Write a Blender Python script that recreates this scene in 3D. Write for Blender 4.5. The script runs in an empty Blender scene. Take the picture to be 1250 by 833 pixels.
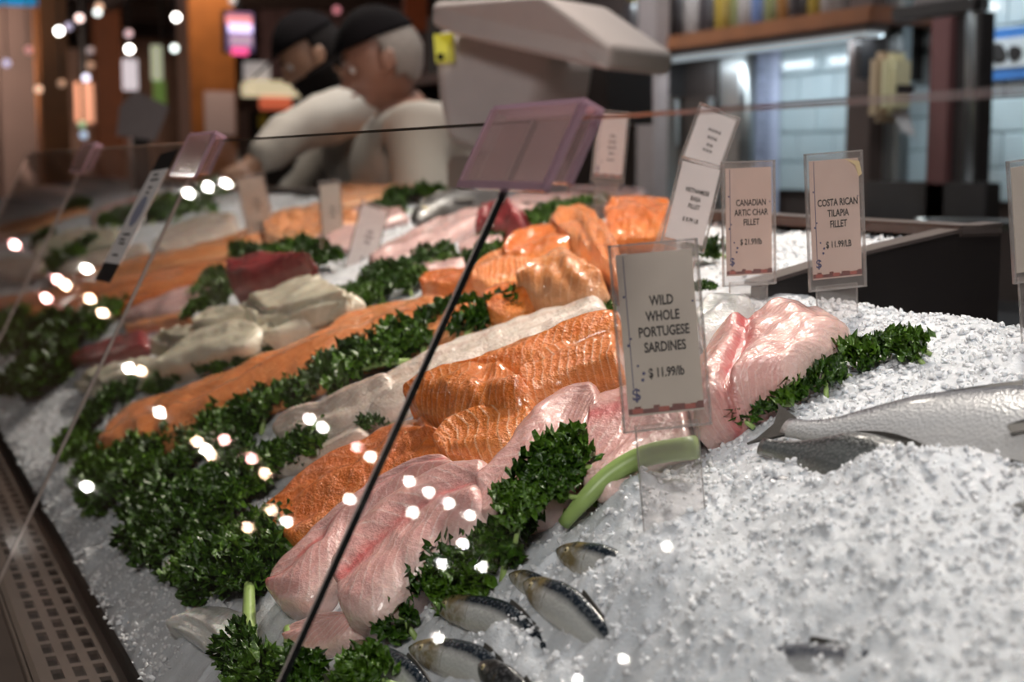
import bpy, bmesh, math, random
import numpy as np
from mathutils import Vector, Matrix, Quaternion

random.seed(7); np.random.seed(7)
SC = bpy.context.scene
COL = SC.collection
R = math.radians

# ------------------------------------------------------------------ camera
CAMZ = 1.32
YAW, PITCH, FPX = R(24.8), R(7.1), 50/36*1250
cam_data = bpy.data.cameras.new('camera'); cam_data.lens = 50; cam_data.sensor_width = 36
cam_data.clip_start = 0.02; cam_data.clip_end = 200
cam_data.dof.use_dof = True; cam_data.dof.focus_distance = 1.12; cam_data.dof.aperture_fstop = 5.8
cam_data.dof.aperture_blades = 0
cam = bpy.data.objects.new('camera', cam_data); COL.objects.link(cam)
cam.location = (0, 0, CAMZ); cam.rotation_euler = (math.pi/2 - PITCH, 0, -YAW)
SC.camera = cam

# ------------------------------------------------------------------ world, exposure
w = bpy.data.worlds.new('World'); SC.world = w; w.use_nodes = True
w.node_tree.nodes['Background'].inputs[0].default_value = (0.9, 0.72, 0.62, 1)
w.node_tree.nodes['Background'].inputs[1].default_value = 0.028
SC.view_settings.view_transform = 'Standard'; SC.view_settings.look = 'None'
SC.view_settings.exposure = 0.0; SC.view_settings.gamma = 1.0
SC.view_settings.use_curve_mapping = False
SC.cycles.sample_clamp_indirect = 60
SC.cycles.max_bounces = 10; SC.cycles.transparent_max_bounces = 24

def area_light(name, loc, aim, size, power, col, spread=180):
    d = bpy.data.lights.new(name, 'AREA'); d.shape = 'DISK'; d.size = size; d.energy = power; d.color = col
    d.spread = R(spread)
    o = bpy.data.objects.new(name, d); COL.objects.link(o); o.location = loc
    o.rotation_euler = (Vector(aim) - Vector(loc)).to_track_quat('-Z', 'Y').to_euler()
    return o
# track spots above the case, the ceiling lamps over the kitchen, dim hall lights, some added
WARM = (1.0, 0.90, 0.80); COOL = (0.80, 0.92, 1.0)
area_light('case_spot', (1.25, 0.65, 2.75), (0.72, 0.70, 1.1), 0.14, 4.2, (1, .98, .99), 100)
area_light('case_spot', (1.30, 1.60, 2.75), (0.68, 1.50, 1.1), 0.14, 15.0, WARM, 100)
area_light('case_spot', (1.30, 2.60, 2.75), (0.70, 2.50, 1.1), 0.14, 10.5, WARM, 100)
area_light('case_spot', (1.20, 4.10, 2.75), (0.75, 4.00, 1.1), 0.20, 7, WARM, 110)
area_light('aisle_lamp', (-1.1, -1.3, 3.0), (0.6, 1.3, 1.0), 0.9, 27, (1, .96, .94), 120)
area_light('kitchen_lamp', (2.20, 2.7, 3.2), (2.95, 3.1, 1.2), 0.6, 12, COOL, 110)
area_light('kitchen_lamp', (2.20, 4.2, 3.2), (2.95, 4.3, 1.2), 0.6, 48, COOL, 110)
area_light('kitchen_lamp', (1.70, 3.3, 3.3), (1.40, 3.7, 1.2), 0.6, 12, (1, .93, .85), 120)
area_light('hall_ceiling_fill', (0.8, 13.0, 1.9), (0.6, 16.0, 3.5), 0.8, 70, (1, .74, .60), 170)  # added fill aimed upward to brighten the hall ceiling, no known fixture
area_light('hall_light', (-1.0, 26.0, 3.1), (0.5, 30.0, 0.5), 0.8, 160, (1, .74, .60), 160)  # added to brighten the dark far end of the hall
area_light('hall_light', (2.2, 9.0, 3.1), (2.4, 11.0, 0.5), 0.6, 30, (1, .70, .50), 160)
area_light('hall_light', (0.5, 14.0, 3.1), (1.2, 17.0, 0.5), 0.6, 130, (1, .70, .56), 160)

# ------------------------------------------------------------------ pixel geometry
CY, SY = math.cos(YAW), math.sin(YAW)
CP, SP = math.cos(PITCH), math.sin(PITCH)
def ray(x, y):
    r = x - 625.0; q = 416.5 - y
    fwd = FPX*CP + q*SP; up = q*CP - FPX*SP
    return Vector((fwd*SY + r*CY, fwd*CY - r*SY, up)) / FPX     # unit camera depth
def P(x, y, d):                        # point of a pixel at camera depth d
    return Vector((0, 0, CAMZ)) + ray(x, y)*d
def on_u(x, y, u):                     # on the plane X = u
    d = ray(x, y); return Vector((0, 0, CAMZ)) + d*(u/d.x)
def on_v(x, y, v):
    d = ray(x, y); return Vector((0, 0, CAMZ)) + d*(v/d.y)
GT_U, GT_Z, LEAN = 0.368, CAMZ + 0.026, R(26.7)               # top of the glass
GN = Vector((-math.cos(LEAN), 0, math.sin(LEAN)))
GUP = Vector((math.sin(LEAN), 0, math.cos(LEAN)))
def on_glass(x, y):
    d = ray(x, y); g = Vector((GT_U, 0, GT_Z)); c = Vector((0, 0, CAMZ))
    return c + d*((g - c).dot(GN)/d.dot(GN))

# bed of crushed ice: a bank that rises from the front ledge to the back of the case
PU = np.array([0.0, .205, .30, .40, .465, .62, .77, .92, 1.085, 1.6])
PZ = np.array([-.56, -.455, -.372, -.295, -.245, -.18, -.138, -.105, -.078, -.078])
PZ = PZ + CAMZ
_us = np.linspace(0, 1.6, 801); _zs = np.interp(_us, PU, PZ)
_k = np.ones(45)/45
_zs[30:-30] = np.convolve(np.pad(_zs, 22, mode='edge'), _k, 'valid')[30:-30]
def sstep(a, b, x):
    t = np.clip((np.asarray(x, float)-a)/(b-a), 0, 1); return t*t*(3-2*t)
V0 = 1.17                                                     # where the low near section ends
def zbed(u, v):
    z = np.interp(u, _us, _zs)
    near = (np.asarray(v) < V0-.001).astype(float)
    drop = sstep(.80, 1.06, u)*0.14
    return z - near*drop
_T = np.linspace(.25, 9, 2600)
def bed(x, y, lift=0.0):               # where the ray of a pixel meets the bed (raised by lift)
    d = ray(x, y)
    f = CAMZ + d.z*_T - (zbed(d.x*_T, d.y*_T) + lift)
    i = np.argmax(f < 0)
    if f[i] >= 0: i = len(_T)-1
    a, b = f[i-1], f[i]
    t = _T[i-1] + (_T[i]-_T[i-1])*(a/(a-b) if a != b else 0)
    u, v = d.x*t, d.y*t
    return Vector((u, v, float(zbed(u, v))))
def bed_n(u, v):
    e = .01
    s = float(zbed(u+e, v) - zbed(u-e, v))/(2*e)
    return Vector((-s, 0, 1)).normalized()

# ------------------------------------------------------------------ noise
def _hash(i, j, seed):
    n = (i*374761393 + j*668265263 + seed*974634777) & 0x7fffffff
    n = ((n ^ (n >> 13))*1274126177) & 0x7fffffff
    return ((n ^ (n >> 16)) & 0xffff)/65535.0
def vnoise(x, y, seed=0):
    x = np.asarray(x, float); y = np.asarray(y, float)
    xi = np.floor(x).astype(np.int64); yi = np.floor(y).astype(np.int64)
    fx = x-xi; fy = y-yi; fx = fx*fx*(3-2*fx); fy = fy*fy*(3-2*fy)
    a = _hash(xi, yi, seed); b = _hash(xi+1, yi, seed); c = _hash(xi, yi+1, seed); d = _hash(xi+1, yi+1, seed)
    return (a+(b-a)*fx) + ((c+(d-c)*fx)-(a+(b-a)*fx))*fy - .5

# ------------------------------------------------------------------ object helpers
def tag(o, label=None, cat=None, group=None, kind=None):
    if label: o['label'] = label
    if cat: o['category'] = cat
    if group: o['group'] = group
    if kind: o['kind'] = kind
    return o
def empty(name, loc=(0, 0, 0), label=None, cat=None, group=None, rot=None):
    o = bpy.data.objects.new(name, None); COL.objects.link(o); o.location = loc
    if rot: o.rotation_euler = rot
    o.empty_display_size = .02
    return tag(o, label, cat, group)
def mesh_obj(name, verts, faces, mat=None, parent=None, smooth=False, uv=None, local=True):
    me = bpy.data.meshes.new(name)
    me.from_pydata([tuple(v) for v in verts], [], [tuple(f) for f in faces])
    if uv is not None:
        l = me.uv_layers.new(name='UVMap')
        vi = np.empty(len(me.loops), dtype=np.int32); me.loops.foreach_get('vertex_index', vi)
        l.data.foreach_set('uv', np.asarray(uv, dtype=np.float32)[vi].ravel())
    if smooth: me.polygons.foreach_set('use_smooth', [True]*len(me.polygons))
    for m in (mat if isinstance(mat, (list, tuple)) else [mat]):
        if m: me.materials.append(m)
    me.update()
    o = bpy.data.objects.new(name, me); COL.objects.link(o)
    if parent is not None: o.parent = parent
    return o
def world_child(o, parent):            # verts were given in world space: make the parent relation keep them there
    o.parent = parent
    o.matrix_parent_inverse = parent_matrix(parent).inverted()
    return o
def parent_matrix(p):
    m = Matrix.LocRotScale(p.location, p.rotation_euler, p.scale)
    if p.parent: m = parent_matrix(p.parent) @ p.matrix_parent_inverse @ m
    return m
def bm_obj(name, bm, mat=None, parent=None, smooth=False, bevel=0):
    me = bpy.data.meshes.new(name)
    if bevel: bmesh.ops.bevel(bm, geom=list(bm.edges), offset=bevel, segments=2, affect='EDGES')
    bm.normal_update(); bm.to_mesh(me); bm.free()
    if smooth: me.polygons.foreach_set('use_smooth', [True]*len(me.polygons))
    for m in (mat if isinstance(mat, (list, tuple)) else [mat]):
        if m: me.materials.append(m)
    o = bpy.data.objects.new(name, me); COL.objects.link(o)
    if parent is not None: o.parent = parent
    return o
def box_bm(bm, lo, hi, mat=0):
    x0, y0, z0 = lo; x1, y1, z1 = hi
    vs = [bm.verts.new(p) for p in ((x0,y0,z0),(x1,y0,z0),(x1,y1,z0),(x0,y1,z0),(x0,y0,z1),(x1,y0,z1),(x1,y1,z1),(x0,y1,z1))]
    for f in ((3,2,1,0),(4,5,6,7),(0,1,5,4),(1,2,6,5),(2,3,7,6),(3,0,4,7)):
        fc = bm.faces.new([vs[i] for i in f]); fc.material_index = mat
    return vs
def box(name, lo, hi, mat, parent=None, bevel=0):
    lo, hi = [min(a, b) for a, b in zip(lo, hi)], [max(a, b) for a, b in zip(lo, hi)]
    bm = bmesh.new(); box_bm(bm, lo, hi); return bm_obj(name, bm, mat, parent, bevel=bevel)
def tube(pts, rad, seg=8, cap=True):
    pts = [Vector(p) for p in pts]; n = len(pts)
    rad = [rad]*n if not hasattr(rad, '__len__') else rad
    V, F = [], []
    ref = Vector((0, 0, 1))
    for i, p in enumerate(pts):
        t = (pts[min(i+1, n-1)] - pts[max(i-1, 0)]).normalized()
        if abs(t.dot(ref)) > .95: rr = Vector((1, 0, 0))
        else: rr = ref
        a = t.cross(rr).normalized(); b = a.cross(t)
        for k in range(seg):
            th = 2*math.pi*k/seg
            V.append(p + (a*math.cos(th) + b*math.sin(th))*rad[i])
    for i in range(n-1):
        for k in range(seg):
            k2 = (k+1) % seg
            F.append((i*seg+k, i*seg+k2, (i+1)*seg+k2, (i+1)*seg+k))
    if cap:
        F.append(tuple(range(seg-1, -1, -1))); F.append(tuple((n-1)*seg+k for k in range(seg)))
    return V, F
def lathe(prof, seg=16, c=(0, 0, 0)):
    V, F = [], []
    for r, z in prof:
        for k in range(seg):
            a = 2*math.pi*k/seg; V.append((c[0]+r*math.cos(a), c[1]+r*math.sin(a), c[2]+z))
    for i in range(len(prof)-1):
        for k in range(seg):
            k2 = (k+1) % seg; F.append((i*seg+k, i*seg+k2, (i+1)*seg+k2, (i+1)*seg+k))
    F.append(tuple(range(seg-1, -1, -1))); F.append(tuple((len(prof)-1)*seg+k for k in range(seg)))
    return V, F
def prism(poly, off):                  # a polygon of points given depth by the vector off
    n = len(poly); V = [Vector(p) for p in poly] + [Vector(p)+Vector(off) for p in poly]
    F = [tuple(range(n)), tuple(range(2*n-1, n-1, -1))]
    for i in range(n): F.append((i, i+n, (i+1) % n + n, (i+1) % n))
    return V, F
def fix_normals(o):
    bm = bmesh.new(); bm.from_mesh(o.data); bmesh.ops.recalc_face_normals(bm, faces=bm.faces)
    bm.to_mesh(o.data); bm.free(); return o
def dup_tree(root, name=None):
    r = root.copy(); COL.objects.link(r)
    if name: r.name = name
    for ch in root.children:
        c = ch.copy(); COL.objects.link(c); c.parent = r
        for g in ch.children:
            d = g.copy(); COL.objects.link(d); d.parent = c
    return r

# ------------------------------------------------------------------ materials
def new_mat(name):
    m = bpy.data.materials.new(name); m.use_nodes = True
    nt = m.node_tree; b = nt.nodes['Principled BSDF']
    return m, nt, b
def lk(nt, a, b): nt.links.new(a, b)
def mth(nt, op, a, b=None, c=None, clamp=False):
    n = nt.nodes.new('ShaderNodeMath'); n.operation = op; n.use_clamp = clamp
    for i, v in enumerate((a, b, c)):
        if v is None: continue
        if isinstance(v, (int, float)): n.inputs[i].default_value = v
        else: lk(nt, v, n.inputs[i])
    return n.outputs[0]
def noise(nt, scale, detail=3, vec=None, rough=.55, dist=0):
    n = nt.nodes.new('ShaderNodeTexNoise'); n.inputs['Scale'].default_value = scale
    n.inputs['Detail'].default_value = detail; n.inputs['Roughness'].default_value = rough; n.inputs['Distortion'].default_value = dist
    if vec is not None: lk(nt, vec, n.inputs['Vector'])
    return n.outputs['Fac']
def objco(nt): return nt.nodes.new('ShaderNodeTexCoord').outputs['Object']
def ramp(nt, fac, stops, interp='LINEAR'):
    n = nt.nodes.new('ShaderNodeValToRGB'); n.color_ramp.interpolation = interp
    e = n.color_ramp.elements
    while len(e) < len(stops): e.new(0.5)
    for i, (p, c) in enumerate(stops):
        e[i].position = p; e[i].color = (c, c, c, 1) if isinstance(c, (int, float)) else (*c, 1)
    lk(nt, fac, n.inputs[0]); return n.outputs[0]
def mix(nt, fac, a, b, blend='MIX'):
    n = nt.nodes.new('ShaderNodeMix'); n.data_type = 'RGBA'; n.blend_type = blend
    for s, v in ((0, fac), (6, a), (7, b)):
        if isinstance(v, (int, float)): n.inputs[s].default_value = v
        elif isinstance(v, tuple): n.inputs[s].default_value = (*v, 1)
        else: lk(nt, v, n.inputs[s])
    return n.outputs[2]
def bump(nt, b, h, strength, dist=.002):
    n = nt.nodes.new('ShaderNodeBump'); n.inputs['Strength'].default_value = strength; n.inputs['Distance'].default_value = dist
    lk(nt, h, n.inputs['Height']); lk(nt, n.outputs[0], b.inputs['Normal'])
def plain(name, col, rough=.5, metal=0, var=.12, scale=30, spec=.5, coat=0, bmp=0):
    m, nt, b = new_mat(name)
    oc = objco(nt); f = noise(nt, scale, 4, oc)
    c2 = tuple(max(0, x*(1-var*1.6)) for x in col); c1 = tuple(min(1, x*(1+var)) for x in col)
    lk(nt, mix(nt, f, c2, c1), b.inputs['Base Color'])
    b.inputs['Roughness'].default_value = rough; b.inputs['Metallic'].default_value = metal
    b.inputs['Specular IOR Level'].default_value = spec; b.inputs['Coat Weight'].default_value = coat
    if bmp: bump(nt, b, noise(nt, scale*4, 3, oc), bmp)
    return m
def emit(name, col, st):
    m, nt, b = new_mat(name)
    b.inputs['Base Color'].default_value = (*[min(1, c) for c in col], 1)
    b.inputs['Emission Color'].default_value = (*col, 1); b.inputs['Emission Strength'].default_value = st
    return m
def clear(name, tint, rough=.02, refl=1.0, haze=0.0, hcol=(.8, .75, .78), glow=False):
    # clear sheet: lets light straight through and mirrors by Schlick's law on either side
    m = bpy.data.materials.new(name); m.use_nodes = True; nt = m.node_tree; nt.nodes.clear()
    out = nt.nodes.new('ShaderNodeOutputMaterial')
    tr = nt.nodes.new('ShaderNodeBsdfTransparent'); tr.inputs[0].default_value = (*tint, 1)
    gl = nt.nodes.new('ShaderNodeBsdfGlossy'); gl.inputs['Roughness'].default_value = rough
    g = nt.nodes.new('ShaderNodeNewGeometry')
    dp = nt.nodes.new('ShaderNodeVectorMath'); dp.operation = 'DOT_PRODUCT'
    lk(nt, g.outputs['Incoming'], dp.inputs[0]); lk(nt, g.outputs['Normal'], dp.inputs[1])
    a = mth(nt, 'SUBTRACT', 1.0, mth(nt, 'ABSOLUTE', dp.outputs['Value']))
    f = mth(nt, 'MULTIPLY', mth(nt, 'MULTIPLY_ADD', mth(nt, 'POWER', a, 5.0), .96, .04), refl)
    mx = nt.nodes.new('ShaderNodeMixShader'); lk(nt, f, mx.inputs[0]); lk(nt, tr.outputs[0], mx.inputs[1]); lk(nt, gl.outputs[0], mx.inputs[2])
    last = mx.outputs[0]
    if haze:
        df = nt.nodes.new('ShaderNodeBsdfDiffuse'); df.inputs[0].default_value = (*hcol, 1)
        sf = df.outputs[0]
        if glow:                                              # frosted sheet also scatters the light that comes from behind
            tl_ = nt.nodes.new('ShaderNodeBsdfTranslucent'); tl_.inputs[0].default_value = (*hcol, 1)
            m3 = nt.nodes.new('ShaderNodeMixShader'); lk(nt, df.outputs[0], m3.inputs[1]); lk(nt, tl_.outputs[0], m3.inputs[2]); sf = m3.outputs[0]
        m2 = nt.nodes.new('ShaderNodeMixShader'); m2.inputs[0].default_value = haze
        lk(nt, last, m2.inputs[1]); lk(nt, sf, m2.inputs[2]); last = m2.outputs[0]
    lk(nt, last, out.inputs[0]); return m

def fish_mat(name, base, edge, line, freq=0, chev=.0, lw=.35, seam=None, seam_w=.06, fat=0.0, rough=.22, spark=.5, sss=.10, blotch=.25, lmix=.55, seam_c=.5):
    """Flesh: UV.x runs along the piece in metres, UV.y across it (0..1)."""
    m, nt, b = new_mat(name)
    uv = nt.nodes.new('ShaderNodeUVMap'); uv.uv_map = 'UVMap'
    sp = nt.nodes.new('ShaderNodeSeparateXYZ'); lk(nt, uv.outputs[0], sp.inputs[0])
    x, y = sp.outputs[0], sp.outputs[1]
    oc = objco(nt)
    n1 = noise(nt, 26, 4, oc); n2 = noise(nt, 160, 4, oc); n3 = noise(nt, 380, 4, oc)
    ay = mth(nt, 'ABSOLUTE', mth(nt, 'SUBTRACT', y, .5))
    dark = tuple(c*(1-blotch) for c in base)
    col = mix(nt, ramp(nt, n1, [(.3, 0), (.7, 1)]), dark, base)
    col = mix(nt, ramp(nt, mth(nt, 'ADD', ay, mth(nt, 'MULTIPLY', n2, .12)), [(.38, 0), (.56, 1)]), col, edge)
    h = n2
    if freq:
        ph = mth(nt, 'ADD', mth(nt, 'ADD', x, mth(nt, 'MULTIPLY', ay, chev)), mth(nt, 'MULTIPLY', n1, .009))
        s = mth(nt, 'SINE', mth(nt, 'MULTIPLY', ph, freq*6.2832))
        l = mth(nt, 'MULTIPLY', ramp(nt, s, [(.5-.0, 0), (1-lw*.5, 0.15), (1, 1)]), ramp(nt, noise(nt, 60, 2, oc), [(.35, .25), (.6, 1)]))
        col = mix(nt, mth(nt, 'MULTIPLY', l, lmix), col, line)
        h = mth(nt, 'ADD', mth(nt, 'MULTIPLY', n2, .8), mth(nt, 'MULTIPLY', s, .07))
    # long fibres
    wv = nt.nodes.new('ShaderNodeCombineXYZ'); lk(nt, mth(nt, 'MULTIPLY', x, 40), wv.inputs[0]); lk(nt, mth(nt, 'MULTIPLY', y, 30), wv.inputs[1])
    fib = noise(nt, 1.0, 3, wv.outputs[0])
    col = mix(nt, mth(nt, 'MULTIPLY', ramp(nt, fib, [(.45, 0), (.7, 1)]), .28), col, edge)
    if seam:
        d = mth(nt, 'ABSOLUTE', mth(nt, 'ADD', mth(nt, 'SUBTRACT', y, seam_c), mth(nt, 'MULTIPLY', mth(nt, 'SUBTRACT', n1, .5), .10)))
        mk = ramp(nt, mth(nt, 'ADD', d, mth(nt, 'MULTIPLY', mth(nt, 'SUBTRACT', n2, .5), .10)), [(seam_w*.35, 1), (seam_w*1.6, 0)])
        mk = mth(nt, 'MULTIPLY', mk, ramp(nt, n1, [(.30, .45), (.6, 1)]))
        col = mix(nt, mth(nt, 'MULTIPLY', mk, .8), col, seam)
    lk(nt, col, b.inputs['Base Color'])
    b.inputs['Roughness'].default_value = rough
    b.inputs['Specular IOR Level'].default_value = .5
    b.inputs['Coat Weight'].default_value = .6; b.inputs['Coat Roughness'].default_value = .10
    if sss:
        b.inputs['Subsurface Weight'].default_value = sss
        b.inputs['Subsurface Radius'].default_value = (.012, .005, .003); b.inputs['Subsurface Scale'].default_value = .6
    bump(nt, b, mth(nt, 'ADD', h, mth(nt, 'MULTIPLY', n3, .6)), min(1, spark*1.5), .0065)
    return m

M = {}
M['salmon'] = fish_mat('salmon_flesh', (.80, .205, .030), (.82, .29, .075), (.90, .52, .29), freq=110, blotch=.16, chev=.03, spark=.6, lmix=.6)
M['salmon_dense'] = fish_mat('salmon_belly', (.80, .215, .038), (.84, .33, .11), (.92, .60, .36), freq=125, blotch=.16, chev=.02, lw=.45, spark=.55, lmix=.7)
M['salmon_smooth'] = fish_mat('salmon_smooth_flesh', (.76, .175, .024), (.80, .26, .06), (.84, .40, .15), freq=45, blotch=.18, chev=.12, spark=.7, lmix=.3)
M['salmon_long'] = fish_mat('salmon_long_flesh', (.76, .24, .075), (.80, .32, .12), (.84, .47, .26), freq=60, blotch=.16, chev=.25, seam=(.46, .12, .035), seam_w=.03, spark=.4)
M['salmon_far'] = fish_mat('salmon_pale_flesh', (.72, .26, .09), (.76, .38, .19), (.86, .54, .34), freq=70, chev=.04, spark=.3)
M['tilapia'] = fish_mat('tilapia_flesh', (.76, .405, .375), (.80, .58, .53), (.84, .66, .60), freq=85, chev=.10, lw=.5, seam=(.60, .11, .11), seam_w=.065, spark=.22, sss=.25, lmix=.55)
M['tilapia_plain'] = fish_mat('tilapia_plain_flesh', (.78, .43, .395), (.82, .58, .53), (.85, .68, .62), freq=95, chev=.12, lw=.5, spark=.22, sss=.25, lmix=.5)
M['tilapia_big'] = fish_mat('tilapia_large_flesh', (.78, .43, .39), (.82, .58, .52), (.85, .68, .61), freq=120, chev=.12, lw=.7, seam=(.50, .05, .06), seam_w=.07, spark=.2, sss=.25, lmix=.35, seam_c=.36)
M['whitefish'] = fish_mat('white_fillet_flesh', (.66, .54, .46), (.72, .62, .55), (.76, .68, .60), freq=40, chev=.3, lw=.6, seam=(.55, .40, .33), seam_w=.03, spark=.3, sss=.2, blotch=.12)
M['cod'] = fish_mat('cod_flesh', (.68, .62, .48), (.74, .68, .55), (.78, .73, .62), freq=25, chev=.3, spark=.3, sss=.15, blotch=.14)
M['tuna'] = fish_mat('tuna_flesh', (.30, .045, .05), (.36, .08, .08), (.42, .13, .12), freq=40, chev=.1, spark=.25, sss=.1)
M['pinkfish'] = fish_mat('pink_fillet_flesh', (.66, .40, .38), (.70, .48, .46), (.76, .58, .56), freq=50, chev=.2, spark=.25, sss=.15)

def kale_mat(name, a, b_, c):
    m, nt, b = new_mat(name); oc = objco(nt)
    n1 = noise(nt, 35, 3, oc); n2 = noise(nt, 220, 3, oc)
    col = mix(nt, ramp(nt, n1, [(.35, 0), (.68, 1)]), a, b_)
    col = mix(nt, ramp(nt, n2, [(.52, 0), (.75, .7)]), col, c)
    lk(nt, col, b.inputs['Base Color']); b.inputs['Roughness'].default_value = .30
    b.inputs['Specular IOR Level'].default_value = .45
    b.inputs['Transmission Weight'].default_value = 0
    bump(nt, b, n2, .5, .003)
    return m
M['kale'] = kale_mat('kale_blade', (.011, .034, .004), (.040, .105, .007), (.13, .25, .02))
M['kale_light'] = kale_mat('kale_light_blade', (.028, .072, .006), (.075, .165, .012), (.17, .30, .03))
M['stem'] = plain('kale_stem', (.30, .42, .13), .4, var=.2, scale=60)
def ice_mat(name, col, trans=.0, sss=.25, rough=.22, bs=.6):
    m, nt, b = new_mat(name); oc = objco(nt)
    n = noise(nt, 60, 4, oc); n2 = noise(nt, 420, 4, oc)
    lk(nt, mix(nt, ramp(nt, n, [(.3, 0), (.7, 1)]), tuple(c*.86 for c in col), col), b.inputs['Base Color'])
    b.inputs['Roughness'].default_value = rough; b.inputs['IOR'].default_value = 1.31
    b.inputs['Specular IOR Level'].default_value = .6
    b.inputs['Transmission Weight'].default_value = trans
    b.inputs['Subsurface Weight'].default_value = sss; b.inputs['Subsurface Radius'].default_value = (.015, .018, .02)
    b.inputs['Subsurface Scale'].default_value = .5
    bump(nt, b, n2, bs, .004)
    return m
M['ice'] = ice_mat('crushed_ice', (.64, .66, .695), sss=.4, bs=.35)
M['chip'] = ice_mat('ice_chip', (.80, .815, .85), trans=.0, sss=.4, rough=.14, bs=.25)
M['pane'] = clear('pane_glass', (.97, .98, .97))
M['pane_back'] = clear('pane_glass_coated', (.99, .99, .985), refl=0.0)
M['pane_dim'] = clear('pane_glass_smoky', (.90, .90, .885), haze=.008, hcol=(.55, .5, .45))
M['edge_dark'] = plain('glass_edge_dark', (.006, .007, .007), .6, spec=.1)
M['edge_pink'] = plain('glass_edge_pink', (.42, .20, .18), .2)
M['edge_pale'] = plain('glass_edge_pale', (.45, .38, .35), .2)
M['acrylic'] = clear('acrylic_mauve', (.90, .84, .86), .06, 1.6, .22, (.85, .66, .61), True)
M['acrylic_edge'] = clear('acrylic_edge', (.74, .62, .74), .1, 2.0, .4, (.60, .45, .50), True)
M['sleeve'] = clear('clear_sleeve', (.93, .92, .92), .05, 1.3, .10, (.75, .68, .64))
M['sleeve_edge'] = clear('sleeve_edge', (.80, .80, .80), .1, 1.5, .18, (.7, .66, .64))
M['paper'] = plain('card_paper', (.66, .49, .42), .7, var=.05, scale=80)
M['paper_white'] = plain('card_paper_white', (.82, .75, .73), .7, var=.04, scale=80)
M['paper_dim'] = plain('card_paper_dim', (.56, .49, .42), .7, var=.06, scale=80)  # darker copy of the card paper, dimmer light put into its colour
M['ink'] = plain('black_ink', (.008, .007, .007), .8, spec=.1)
M['ink_blue'] = plain('navy_ink', (.03, .035, .14), .6)
M['ink_red'] = plain('dark_red_ink', (.16, .025, .02), .6, var=.3, scale=200)
M['ink_red2'] = plain('red_ink', (.40, .07, .045), .6)
M['steel'] = plain('brushed_steel', (.36, .37, .37), .34, .9, .15, 8)
M['steel_dark'] = plain('dark_steel', (.05, .045, .045), .35, .6, .2, 10)
M['steel_brown'] = plain('brown_steel', (.085, .066, .056), .45, .4, .2, 12)
M['black'] = plain('black_enamel', (.012, .010, .010), .35)
M['slot_shade'] = plain('slot_shade_black', (.004, .004, .004), .9, spec=.05)  # shade behind the grille slots, put into the colour
M['whiteskin'] = fish_mat('white_skin', (.74, .73, .69), (.78, .77, .74), (.8, .8, .78), spark=.2, sss=.2, blotch=.08)
M['white_plastic'] = plain('white_plastic', (.31, .275, .265), .5, var=.05)
# ------------------------------------------------------------------ setting
M['floor'] = plain('floor_tile', (.10, .07, .055), .35, var=.25, scale=5)
M['ceil'] = plain('dark_ceiling', (.11, .078, .066), .8, var=.35, scale=2)
M['wood'] = plain('orange_wood', (.26, .10, .025), .4, var=.3, scale=6)
M['wood_dark'] = plain('dark_wood', (.13, .042, .014), .45, var=.3, scale=8)
M['tile'] = plain('glazed_tile', (.52, .62, .66), .15, var=.04, scale=3, coat=.3)
M['grout'] = plain('grout', (.26, .32, .35), .8)
M['wallbrown'] = plain('brown_wall', (.055, .036, .03), .7, var=.3, scale=2)
M['hallwall'] = plain('hall_wall', (.14, .08, .055), .7, var=.4, scale=.8)

def struct(name, o): o.name = name; o['kind'] = 'structure'; return o
struct('floor', box('floor', (-16, -6, -.1), (8, 34, 0), M['floor']))
ceil_o = struct('ceiling', box('ceiling', (-16, -6, 3.5), (8, 34, 3.6), M['ceil']))
for k in range(11):                                            # ceiling beams and ducts over the hall
    y = 8.5 + k*2.2
    box('beam', (-8, y, 3.22), (6, y+.28, 3.5), M['ceil'], ceil_o)
for k, x in enumerate((-1.6, .4, 2.6)):
    V, F = tube([(x, 8, 3.1), (x, 33, 3.1)], .16, 10)
    mesh_obj('duct', V, F, M['steel_dark'], ceil_o, True)
struct('wall_back', box('wall_back', (-16, 34, 0), (8, 34.2, 3.5), M['hallwall']))
struct('wall_left', box('wall_left', (-16.2, -6, 0), (-16, 34, 3.5), M['hallwall']))

# kitchen wall (server's side), tiled
KU = 2.95
wk = struct('wall_right', box('wall_right', (KU, -1.0, 0), (KU+.2, 7.3, 3.5), M['wallbrown']))
def tile_field(x0, x1, ytop, ybot):
    """running-bond glazed tiles between two pixel columns of the photo, on the kitchen wall"""
    va, vb = sorted((on_u(x0, 120, KU).y, on_u(x1, 120, KU).y))
    zt, zb = on_u((x0+x1)/2, ytop, KU).z, on_u((x0+x1)/2, ybot, KU).z
    box('grout_bed', (KU-.006, va, zb), (KU+.01, vb, zt), M['grout'], wk)
    TH, TW, g = .098, .196, .006
    me = {}
    rows = int((zt-zb)/TH)+1
    for r in range(rows):
        z0 = zb + r*TH; z1 = min(z0+TH-g, zt)
        if z1-z0 < .02: continue
        y = va - (TW/2 if r % 2 else 0)
        while y < vb:
            a, b = max(y, va), min(y+TW-g, vb); y += TW
            if b-a < .012: continue
            key = (round(b-a, 4), round(z1-z0, 4))
            if key not in me:
                bm = bmesh.new(); box_bm(bm, (-.012, 0, 0), (0, b-a, z1-z0))
                bmesh.ops.bevel(bm, geom=[e for e in bm.edges if all(v.co.x < -.01 for v in e.verts)], offset=.003, segments=1, affect='EDGES')
                m_ = bpy.data.meshes.new('tile'); bm.normal_update(); bm.to_mesh(m_); bm.free(); m_.materials.append(M['tile']); me[key] = m_
            o = bpy.data.objects.new('tile', me[key]); COL.objects.link(o); o.parent = wk; o.location = (KU-.004, a, z0)
tile_field(902, 1046, 2, 232)
tile_field(1060, 1150, 16, 222)
tile_field(1186, 1262, -14, 246)

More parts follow.
